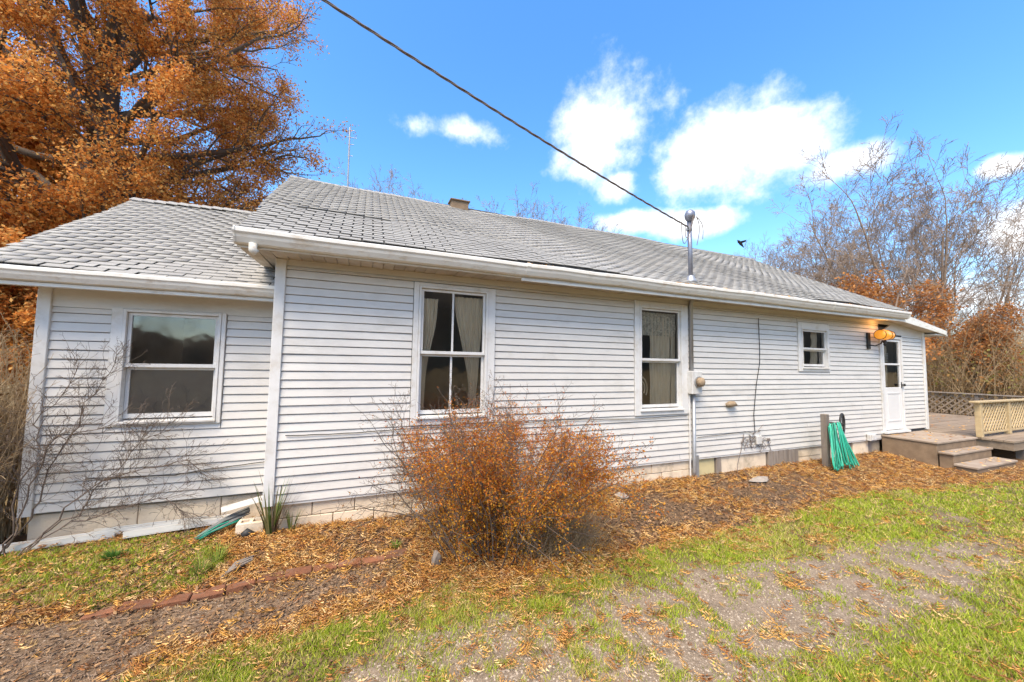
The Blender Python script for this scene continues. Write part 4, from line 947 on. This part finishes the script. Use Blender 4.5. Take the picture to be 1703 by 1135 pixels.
def fx1(n):
    cx = gb.uniform(1150, 1800, n); d = gb.uniform(21, 42, n); a_ = np.arctan((cx-851.5)/615)+az; return np.stack([d*np.sin(a_), CAM[1]+d*np.cos(a_), np.full(n, -.25)], 1)
tag(brush('undergrowth', 2100, fx1, 3.1, .018, M_VINE, 22000, [(.34,.22,.09),(.42,.26,.10),(.28,.25,.08),(.34,.32,.09),(.50,.24,.08)], .12, 2.6), 'dense brown woodland undergrowth behind the deck', 'undergrowth')
def fx2(n):
    a_ = gb.uniform(-1.1, -.62, n); d = gb.uniform(16, 34, n); return np.stack([d*np.sin(a_), CAM[1]+d*np.cos(a_), np.full(n, -.25)], 1)
tag(brush('undergrowth', 500, fx2, 2.2, .02, M_VINE, 7000, [(.30,.15,.05),(.22,.12,.05),(.42,.17,.04)], .12, 1.8), 'brown brush beyond the left wing', 'undergrowth')
# far wooded rise behind the camera, mirrored in the glass
V = []; F = []; nn_ = 420
for j, (yy, hh) in enumerate(((-95,-.3),(-100,3.2),(-108,6.2),(-125,5.2),(-150,-.3))):
    for i in range(nn_): x_ = -260+i*1.4; V.append((x_, yy+gb.normal(0,1.2), hh*(1+3.3*ss(-22,-8,x_))+(0 if hh < 0 else 3.0*vnoise(x_, yy, .05, 3)+gb.uniform(-.9,1.6))))
for j in range(4):
    for i in range(nn_-1): a = j*nn_+i; F.append((a, a+1, a+nn_+1, a+nn_))
M_HILL = mat('distant_bare_woods', (.10,.08,.06), .95, (.17,.12,.07), .25, 6)
tag(np_mesh('hills', V, F, M_HILL), kind='structure')
# pale shed far left
shd = thing('shed', 'low pale shed far behind the hedge at the left edge', 'shed', (-13.0,3.6,-.2))
MB().box(-15.5,-13,4.6,7.5,-.2,1.7).build('wall', M_TRIM, shd); MB().hexa([(-15.7,4.3,1.7),(-12.8,4.3,1.7),(-12.8,7.8,2.1),(-15.7,7.8,2.1),(-15.7,4.3,1.78),(-12.8,4.3,1.78),(-12.8,7.8,2.2),(-15.7,7.8,2.2)]).build('roof', M_GUT, shd)
# antenna
an = thing('antenna', 'thin antenna mast poking above the ridge right of the oak', 'antenna', (-.66,9,-.1))
MB().tube([(-.66,9,-.1),(-.70,9,9.7)], .028, 6).build('pole', M_GALV, an)
for z_, w_ in ((9.6,.16),(9.35,.22),(9.1,.14),(8.7,.12)): MB().tube([(-.70-w_*.3,9,z_),(-.70+w_,9,z_+.02)], .013, 5).build('element', M_GALV, an)
# bird
bp = CAM + np.array([0,0,0]); bx, by = polar(1235, 17); bz = 1.73+ (614-404)/615*17*math.cos(math.atan((1235-851.5)/615))
bs = .6; bird = MB().tube([(bx-.15,by,bz+.10),(bx-.09,by,bz+.075),(bx-.03,by,bz+.04),(bx+.06,by,bz-.03),(bx+.14,by,bz-.09),(bx+.22,by,bz-.15)], [.008,.04,.05,.055,.03,.012], 8)
bird.hexa([(bx-.04,by-.02,bz+.05),(bx+.08,by-.02,bz),(bx+.16,by-.16,bz+.05),(bx+.10,by-.18,bz+.08),(bx-.04,by-.02,bz+.06),(bx+.08,by-.02,bz+.01),(bx+.16,by-.16,bz+.06),(bx+.10,by-.18,bz+.09)])
bird.hexa([(bx-.04,by+.02,bz+.05),(bx+.08,by+.02,bz),(bx+.16,by+.16,bz+.05),(bx+.10,by+.18,bz+.08),(bx-.04,by+.02,bz+.06),(bx+.08,by+.02,bz+.01),(bx+.16,by+.16,bz+.06),(bx+.10,by+.18,bz+.09)])
tag(bird.build('bird', M_BLACK, smooth=True), 'small dark bird in the air right of the mast above the roof', 'bird')

# ------------------------------------------------------------------ shrubs by the wall
g2 = np.random.default_rng(44)
bush = thing('orange_bush', 'rounded orange-leaved twiggy bush in front of the four-pane window', 'bush', (1.42,-1.0,-.08))
nb = 84; a_ = g2.uniform(0, 6.283, nb); rr_ = .04+.26*g2.random(nb); lean = g2.uniform(.12, .95, nb)
P = np.stack([1.24+rr_*np.cos(a_)*1.5, -1.02+rr_*np.sin(a_), np.full(nb, -.1)], 1); D = np.stack([np.cos(a_)*lean*np.where(np.cos(a_) > 0, .86, 1.0), np.sin(a_)*lean*.62, np.ones(nb)], 1)
Lb = 1.28*g2.uniform(.7, 1.1, nb)
lv, tips = skel(P, D, Lb, np.full(nb, .0075), [(6,-.05,.11,6,.42,.6,.6,.25,.5),(4,.0,.2,5,.45,.65,.8,.15,.5),(3,0,.28,3,.5,.7,.9,.1,.6),(2,0,.3,0,0,0,0,0,.6)], g=g2)
V, F = prism(lv, 3, .0013)
ok = np.repeat((V.reshape(-1, 6, 3)[:, :, 1].max(1) < -.03), 6); Fm = ok[F[:, 0]]; np_mesh('stems', V, F[Fm], M_TWIG, bush)
t = np.concatenate([s[1] for s in lv]+[lv[0][1]+g2.normal(0,.05,lv[0][1].shape) for _ in range(6)]); t = t[(t[:, 1] < -.06) & (t[:, 2] > -.04)]
clump = [(.55,.97,.20,.7),(.98,1.12,.20,.55),(.70,.78,.20,.45),(1.02,.55,.46,1.0),(1.30,.45,.42,1.0),(1.12,.85,.30,.6),(1.72,1.0,.27,.75),(1.55,1.25,.22,.3),(1.95,.66,.30,1.0),(1.6,.75,.35,.35),(1.95,.95,.2,.6),(1.2,1.08,.14,.7),(.9,.3,.3,.8),(1.0,.25,.3,.6),(1.25,.10,.35,.9),(1.0,.05,.25,.7)]
w = np.full(len(t), .014)
for cx, cz, r_, s_ in clump: w = np.maximum(w, s_*np.exp(-(((t[:, 0]-cx)**2+(t[:, 2]-cz)**2)/r_**2)*1.3))
w = w/w.sum(); n = 60000; C_ = t[g2.choice(len(t), n, p=w)]+g2.normal(0, .022, (n, 3)); V, F = quads(C_, np.full(n, .020), g2, asp=.55)
clr = tint(n, [(.62,.20,.03),(.52,.14,.025),(.72,.32,.045),(.40,.10,.02),(.60,.24,.04),(.66,.28,.03)], g2)
low = np.repeat(ss(1.0, .3, C_[:, 2]), 4)[:, None]; clr = clr*(1-low)+clr*np.array([1.0,1.22,1.0])*low
tag(np_mesh('leaves', V, F, M_LEAF, bush, col=clr), kind='stuff')
# dry grass-like skirt right of the bush
dg = 2600; P = np.stack([g2.normal(1.78,.17,dg), g2.normal(-1.10,.10,dg), np.full(dg,-.1)], 1); D = np.stack([g2.normal(.12,.25,dg), g2.normal(-.1,.2,dg), np.ones(dg)], 1)
lv, _ = skel(P, D, .46*g2.uniform(.4,1.1,dg), np.full(dg,.0022), [(3,-.12,.14,0,0,0,0,0,.4)], g=g2); V, F = prism(lv, 3, .0008)
np_mesh('dry_stalks', V, F, M_VINE, bush)
# bare vine shrub spreading over the wing wall
vine = thing('bare_shrub', 'leafless dark shrub sprawling across the left wing siding below the window', 'shrub', (-2.75,.25,0))
paths = [[(-2.83,.22,0),(-2.66,.2,.35),(-2.62,.22,.8),(-2.66,.25,1.2),(-2.45,.3,1.6)],[(-2.80,.24,0),(-2.62,.25,.5),(-2.50,.3,.95),(-2.35,.3,1.35),(-2.20,.3,1.72)],
         [(-2.68,.2,0),(-2.35,.2,.30),(-2.15,.22,.62),(-1.95,.25,.9),(-1.72,.28,1.12)],[(-2.72,.18,.02),(-2.42,.15,.20),(-2.0,.18,.38),(-1.7,.2,.34),(-1.45,.22,.18)],
         [(-2.68,.2,.03),(-2.3,.22,.5),(-1.98,.25,.66),(-1.65,.27,.7),(-1.45,.3,.60)],[(-2.8,.2,0),(-2.7,.2,.6),(-2.55,.2,1.0),(-2.2,.22,1.1),(-1.95,.25,1.05)]]
sg = [[], [], [], []]; PP = []; DD = []
for pth in paths:
    pth = np.array(pth, float); tt = np.linspace(0, len(pth)-1, 22); q = np.stack([np.interp(tt, range(len(pth)), pth[:, c]) for c in range(3)], 1); q += g2.normal(0, .012, q.shape)+.028*np.stack([np.sin(tt*4.1+len(PP)), 0*tt, np.cos(tt*3.3+len(PP))], 1)
    rad_ = np.linspace(.0070, .0022, 22); sg[0].append(q[:-1]); sg[1].append(q[1:]); sg[2].append(rad_[:-1]); sg[3].append(rad_[1:])
    for k in range(5, 22):
        for _ in range(4): PP.append(q[k]); DD.append(nrm(q[k]-q[k-1])+g2.normal(0,.65,3)*np.array([1,.25,1]))
lvm = tuple(np.concatenate(s) for s in sg); PP = np.array(PP); DD = np.array(DD)
lv, _ = skel(PP, DD, .27*g2.uniform(.4,1.1,len(PP)), np.full(len(PP), .0024), [(4,.03,.24,3,.5,.7,.7,.2,.5),(3,.02,.2,3,.5,.7,.7,.2,.5),(2,0,.2,0,0,0,0,0,.5)], g=g2)
V, F = prism([lvm], 6); np_mesh('main_stems', V, F, M_TWIG, vine)
V, F = prism(lv, 3, .0013); ok = np.repeat((V.reshape(-1, 6, 3)[:, :, 1].max(1) < .405), 6); np_mesh('twigs', V, F[ok[F[:, 0]]], M_TWIG, vine)
# hedge of dry stems at left edge
hd = thing('dry_hedge', 'tall clump of dry brown upright stems at the left edge', 'hedge', (-3.3,.35,0))
nh = 700; P = np.stack([g2.uniform(-4.6,-2.98,nh), g2.uniform(.05,.9,nh), np.full(nh,-.05)], 1); D = np.stack([g2.normal(0.0,.10,nh), g2.normal(0,.1,nh), np.ones(nh)], 1)
lv, tips = skel(P, D, 1.75*g2.uniform(.5,1.05,nh), np.full(nh,.0055), [(6,.02,.06,6,.28,.6,.5,.2,.5),(3,.03,.16,3,.5,.6,.6,.2,.5),(2,0,.2,0,0,0,0,0,.5)], g=g2)
V, F = prism(lv, 3, .0016); ok = np.repeat((V.reshape(-1, 6, 3)[:, :, 0].max(1) < -2.74) | (V.reshape(-1, 6, 3)[:, :, 1].max(1) < .38), 6); np_mesh('stems', V, F[ok[F[:, 0]]], M_VINE, hd)
n = 5000; t = lv[1][1]; C_ = t[g2.integers(0, len(t), n)]+g2.normal(0,.03,(n,3)); V, F = quads(C_, np.full(n,.03), g2); tag(np_mesh('leaves', V, F, M_LEAF, hd, col=tint(n, [(.26,.15,.06),(.2,.11,.05),(.32,.2,.08)], g2)), kind='stuff')
# blades plants
def blades(root, name, x, y, n, L, lean, w_, pal, stiff=.0, g=g2, zb=None):
    zb = gz(x, y) if zb is None else zb; a = g.uniform(0, 6.283, n); ln = L*g.uniform(.5,1.1,n); K = 5; V = np.zeros((n, K, 2, 3)); lnn = g.uniform(.2,1,n)*lean
    for k in range(K):
        t = k/(K-1); ro = ln*lnn*t**(1.3+stiff); hz = ln*t*np.sqrt(np.clip(1-(lnn*.7)**2*t, .2, 1)); cx = x+g.normal(0,.0,n)+np.cos(a)*ro+np.cos(a)*.02; cy = y+np.sin(a)*ro*.7+np.sin(a)*.02; wd = w_*(1-t)**.7*.5+.0005
        V[:, k, 0] = np.stack([cx-np.sin(a)*wd, cy+np.cos(a)*wd, zb+hz], 1); V[:, k, 1] = np.stack([cx+np.sin(a)*wd, cy-np.cos(a)*wd, zb+hz], 1)
    q = []
    for k in range(K-1): q.append((2*k, 2*k+1, 2*k+3, 2*k+2))
    F = (np.arange(n)[:, None, None]*2*K+np.array(q)).reshape(-1, 4)
    return np_mesh(name, V.reshape(-1, 3), F, M_GRASS, root, col=tint(n, pal, g, 2*K))
ir = thing('spiky_plant', 'clump of tall narrow green and brown blades at the house corner', 'plant', (-.74,-.10,0))
blades(ir, 'blade', -.78, -.10, 26, .52, .45, .022, [(.10,.17,.03),(.16,.2,.05),(.2,.18,.07)]); blades(ir, 'dead_blade', -.75, -.09, 20, .62, .6, .012, [(.16,.10,.05),(.09,.06,.04),(.25,.18,.1)]); blades(ir, 'blade', -.60, -.08, 12, .34, .5, .014, [(.12,.18,.04),(.2,.2,.06)])
tf = thing('grass_tuft', 'tall bright tuft of grass left of the dead wood piece', 'grass tuft', (-1.16,-.55,-.05))
blades(tf, 'blade', -1.17, -.55, 90, .17, 1.0, .006, [(.20,.30,.04),(.28,.34,.06),(.36,.33,.12)]); blades(tf, 'blade', -1.10, -.42, 70, .17, .9, .006, [(.20,.30,.04),(.30,.36,.07)])
tf2 = thing('grass_tuft', 'small green tuft among the leaves just left of the bush', 'grass tuft', (.33,-.62,-.06))
blades(tf2, 'blade', .36, -.62, 60, .07, 1.0, .005, [(.20,.32,.04),(.16,.27,.03)])
tf3 = thing('grass_tuft', 'dark green weed clump on the left patch of grass', 'weed', (-1.95,-.1,-.04))
blades(tf3, 'blade', -1.92, -.12, 160, .09, 1.5, .010, [(.07,.16,.025),(.10,.2,.03)])

# ------------------------------------------------------------------ ground cover
g3 = np.random.default_rng(61)
def frame_pts(n, x0, x1, y0, y1, near=True):
    """random ground points, denser near the camera"""
    P = []
    k = 0
    while k < n:
        x = g3.uniform(x0, x1, n*2); y = g3.uniform(y0, y1, n*2); d2 = (x-CAM[0])**2+(y-CAM[1])**2+2.5
        a_ = np.arctan2(x-CAM[0], y-CAM[1])-az; keep = (g3.random(n*2) < np.clip(6.5/d2, 0, 1)) & (np.abs(a_) < 1.05) & (y-CAM[1] > .4)
        P.append(np.stack([x[keep], y[keep]], 1)); k += keep.sum()
    return np.concatenate(P)[:n]
# grass
P = frame_pts(900000, -4.5, 15.5, -5.2, .9); g_, gv_, lf_, bd_, gl_ = zones(P[:, 0], P[:, 1])
ins = (P[:, 1] < .02) | ((P[:, 0] < -.9) & (P[:, 1] < .30)); ins &= ~((P[:, 0] > 10.1) & (P[:, 1] > -1.4)); ins &= P[:, 0] < 15.2
k = (g3.random(len(P)) < np.clip(g_*1.1-.05, 0, 1)) & ins; P = P[k][:340000]; g_ = g_[k][:340000]; n = len(P); print('grass', n)
dist = np.hypot(P[:, 0]-CAM[0], P[:, 1]-CAM[1]); z = gh(P[:, 0], P[:, 1]); a = g3.uniform(0, 6.283, n); tuft = fbm(P[:, 0], P[:, 1], 7, 71); h = g3.uniform(.014, .045, n)*(.45+1.1*tuft)*(.6+.5*g_)
w_ = .0016+.0007*dist; ln = g3.uniform(.1, 1.3, n)*h; a2 = g3.uniform(0, 6.283, n)
V = np.stack([np.stack([P[:, 0]-np.cos(a)*w_, P[:, 1]-np.sin(a)*w_, z-.003], 1), np.stack([P[:, 0]+np.cos(a)*w_, P[:, 1]+np.sin(a)*w_, z-.003], 1), np.stack([P[:, 0]+np.cos(a2)*ln, P[:, 1]+np.sin(a2)*ln, z+h], 1)], 1).reshape(-1, 3)
cg = fbm(P[:, 0], P[:, 1], 1.5, 72)
pal = np.array([(.35,.43,.035),(.45,.50,.05),(.27,.36,.03),(.56,.48,.12),(.58,.44,.20)]); pi_ = np.where(g3.random(n) < .24+.30*ss(.5,.65,cg), g3.integers(3, 5, n), g3.integers(0, 3, n))
tag(np_mesh('grass', V, np.arange(n*3).reshape(-1, 3), M_GRASS, col=np.repeat(pal[pi_]*g3.uniform(.75,1.25,(n,1)), 3, 0)), 'short patchy green grass strip and lawn in the foreground', 'grass', kind='stuff')
# gravel pebbles
P = frame_pts(170000, -2.6, 8, -5.0, -.8); g_, gv_, lf_, bd_, gl_ = zones(P[:, 0], P[:, 1]); mulch = bd_*(P[:, 0] < .8)*(P[:, 1] < -.82)
k = g3.random(len(P)) < np.maximum(gv_, mulch*.75)*(1-.8*g_*(gv_ < .5)); P = P[k][:42000]; gvk = gv_[k][:42000]; n = len(P); print('pebbles', n)
oc = np.array([(1,0,0),(0,1,0),(-1,0,0),(0,-1,0),(0,0,1)], float); of = np.array([(0,1,4),(1,2,4),(2,3,4),(3,0,4)])
s = g3.uniform(.003, .009, n)*np.where(gvk > .5, 1, .9); an_ = g3.uniform(0, 6.283, n); V = oc[None]*g3.uniform(.6, 1.5, (n, 5, 3))*s[:, None, None]*np.array([1,1,.7]); ca, sa = np.cos(an_)[:, None], np.sin(an_)[:, None]
V = np.stack([V[..., 0]*ca-V[..., 1]*sa, V[..., 0]*sa+V[..., 1]*ca, V[..., 2]], -1); V[..., 0] += P[:, 0:1]; V[..., 1] += P[:, 1:2]; V[..., 2] += gh(P[:, 0], P[:, 1])[:, None]
pg = np.array([(.34,.27,.195),(.26,.20,.145),(.44,.365,.275),(.21,.16,.11)]); pm = np.array([(.21,.14,.09),(.14,.09,.056),(.29,.20,.13),(.36,.28,.20)])
cc = np.where((gvk > .5)[:, None], pg[g3.integers(0,4,n)], pm[g3.integers(0,4,n)])
tag(np_mesh('gravel', V.reshape(-1, 3), (np.arange(n)[:, None, None]*5+of).reshape(-1, 3), M_GRAVEL, col=np.repeat(cc, 5, 0)), 'grey pinkish gravel showing through the thin lawn', 'gravel', kind='stuff')
# leaf litter: lobed oak leaves
half = [(0,.0),(.08,.05),(.16,.30),(.26,.10),(.42,.46),(.50,.13),(.66,.40),(.74,.10),(.88,.20),(1.0,0)]
xs_ = [p[0] for p in half]; tpl = [(x_, 0, 0) for x_ in (0,.26,.5,.74,1.0)]
T_ = []; idx_f = []
for sgn in (1, -1):
    b0 = len(T_); T_ += [(x_, sgn*y_, .0) for x_, y_ in half]; c0 = b0
    # fan triangles to the rib points
    rib = {0:0,.26:0,.5:0,.74:0,1.0:0}
    for i in range(len(half)-1): idx_f.append((c0+i, c0+i+1, None, (half[i][0]+half[i+1][0])/2))
rb0 = len(T_); ribx = [.04,.26,.5,.74,.96]; T_ += [(x_, 0, .07) for x_ in ribx]
LF = []
for a0_, b0_, _, mx_ in idx_f: LF.append((a0_, b0_, rb0+int(np.argmin([abs(mx_-r_) for r_ in ribx]))))
T_ = np.array(T_); T_[:, 0] -= .5; LF = np.array(LF)
def litter(n0, n1, size, dens_pow, zoff, name, label, pal, mask=None, simple=False, cap=20000):
    P = frame_pts(n0, -4.5, 15.5, -5.0, .9); g_, gv_, lf_, bd_, gl_ = zones(P[:, 0], P[:, 1])
    ins = (P[:, 1] < .0) | ((P[:, 0] < -.9) & (P[:, 1] < .36)); ins &= ~((P[:, 0] > 10.1) & (P[:, 1] > -1.38)); ins &= P[:, 0] < 15.2
    w = lf_**dens_pow
    if mask is not None: w = mask(P, g_, gv_, lf_, bd_)
    k = (g3.random(len(P)) < w) & ins; P = P[k][:cap]; n = len(P); print(name, n)
    s = size*g3.uniform(.45, 1.3, n)*(.8+.4*fbm(P[:, 0], P[:, 1], 2.5, 97)); an_ = g3.uniform(0, 6.283, n); ti = g3.normal(0, .32, (n, 2))
    z = gh(P[:, 0], P[:, 1])+zoff+g3.uniform(0, .016, n)+np.abs(ti).sum(1)*s*.22
    base_ = T_ if not simple else np.array([(-.5,0,0),(0,.28,.12),(.5,0,.0),(0,-.26,.10)])
    curl = g3.uniform(-.6, 1.3, n)
    V = np.repeat(base_[None], n, 0)*s[:, None, None]; V[..., 2] += (curl[:, None]*(base_[None, :, 0]**2)+curl[:, None]*.9*(base_[None, :, 1]**2))*s[:, None]
    V[..., 2] += V[..., 0]*ti[:, 0:1]+V[..., 1]*ti[:, 1:2]
    ca, sa = np.cos(an_)[:, None], np.sin(an_)[:, None]; V = np.stack([V[..., 0]*ca-V[..., 1]*sa+P[:, 0:1], V[..., 0]*sa+V[..., 1]*ca+P[:, 1:2], V[..., 2]+z[:, None]], -1)
    Fb = LF if not simple else np.array([(0,1,2),(0,2,3)]); m_ = len(base_)
    tag(np_mesh(name, V.reshape(-1, 3), (np.arange(n)[:, None, None]*m_+Fb).reshape(-1, 3), M_LITTER, col=tint(n, pal, g3, m_, .3)), label, 'leaves', kind='stuff')
LP = [(.64,.33,.09),(.72,.44,.17),(.50,.22,.065),(.78,.53,.24),(.40,.17,.06),(.68,.37,.09)]
litter(120000, 0, .085, 1.1, .002, 'fallen_leaves', 'curled orange and tan oak leaves covering the bed along the house', LP, cap=18500)
litter(260000, 0, .032, .8, .0, 'leaf_fragments', 'small broken brown leaf fragments and mulch in the flower bed', [(.26,.15,.075),(.18,.10,.055),(.36,.22,.11),(.12,.07,.04)], mask=lambda P, g_, gv_, lf_, bd_: np.clip(lf_*.8+bd_*.5*(1-.75*((P[:,0]<.7)&(P[:,1]<-.85)))+.03-.6*gv_, 0, 1), simple=True, cap=70000)
# bark chips and twigs
P = frame_pts(40000, -3, 7, -2.6, .0); g_, gv_, lf_, bd_, gl_ = zones(P[:, 0], P[:, 1]); k = (g3.random(len(P)) < bd_*.5*(gl_ < .5)); P = P[k][:9000]; n = len(P)
an_ = g3.uniform(0, 6.283, n); ln = g3.uniform(.012, .06, n); A_ = np.stack([P[:, 0], P[:, 1], gh(P[:, 0], P[:, 1])+.006], 1); B_ = A_+np.stack([np.cos(an_)*ln, np.sin(an_)*ln, g3.uniform(-.002,.016,n)], 1)
r_ = g3.uniform(.001, .004, n); V, F = prism([(A_, B_, r_, r_*.7)], 4)
tag(np_mesh('mulch_chips', V, F, M_CHIP), 'brown bark chips and bits of twig on the bare bed', 'mulch', kind='stuff')
n = 190; lx = g3.uniform(10.25, 16.5, n); ly = np.where(lx < 11.8, g3.uniform(-.82,-.05,n), g3.uniform(-1.2, 1.8, n)); ok = (lx < 11.8) | (lx > 12.8); lx = lx[ok]; ly = ly[ok]; C_ = np.stack([lx, ly, np.full(len(lx), .372)], 1)
n = 16; C_ = np.concatenate([C_, np.stack([g3.uniform(10.2,11.7,n), g3.uniform(-1.04,-.87,n), np.full(n,.208)], 1), np.stack([g3.uniform(10.2,11.7,n), g3.uniform(-1.33,-1.08,n), np.full(n,.036)], 1)])
V, F = quads(C_, np.full(len(C_), .07), g3, flat=.95); tag(np_mesh('step_leaves', V, F, M_LITTER, col=tint(len(C_), LP, g3)), 'fallen leaves scattered over the steps and deck boards', 'leaves', kind='stuff')
# leaves caught in the gutter and on the roof edge
n = 1500; gx = g3.uniform(1.8, 10.4, n); gy = g3.uniform(-.45, -.37, n); C_ = np.stack([gx, gy, np.full(n, 2.925)+g3.uniform(0,.018,n)], 1)
k = fbm(gx, gy*0, 1.3, 91) > .45; C_ = C_[k]; V, F = quads(C_, np.full(len(C_), .035), g3, flat=.6)
tag(np_mesh('gutter_leaves', V, F, M_LITTER, col=tint(len(C_), LP, g3)), 'orange leaves caught along the main gutter', 'leaves', kind='stuff')
bpy.context.view_layer.update()
print('objects', len(bpy.data.objects), 'tris', sum(sum(len(p.vertices)-2 for p in m.polygons) if len(m.polygons) < 200 else len(m.loops)-2*len(m.polygons) for m in bpy.data.meshes))
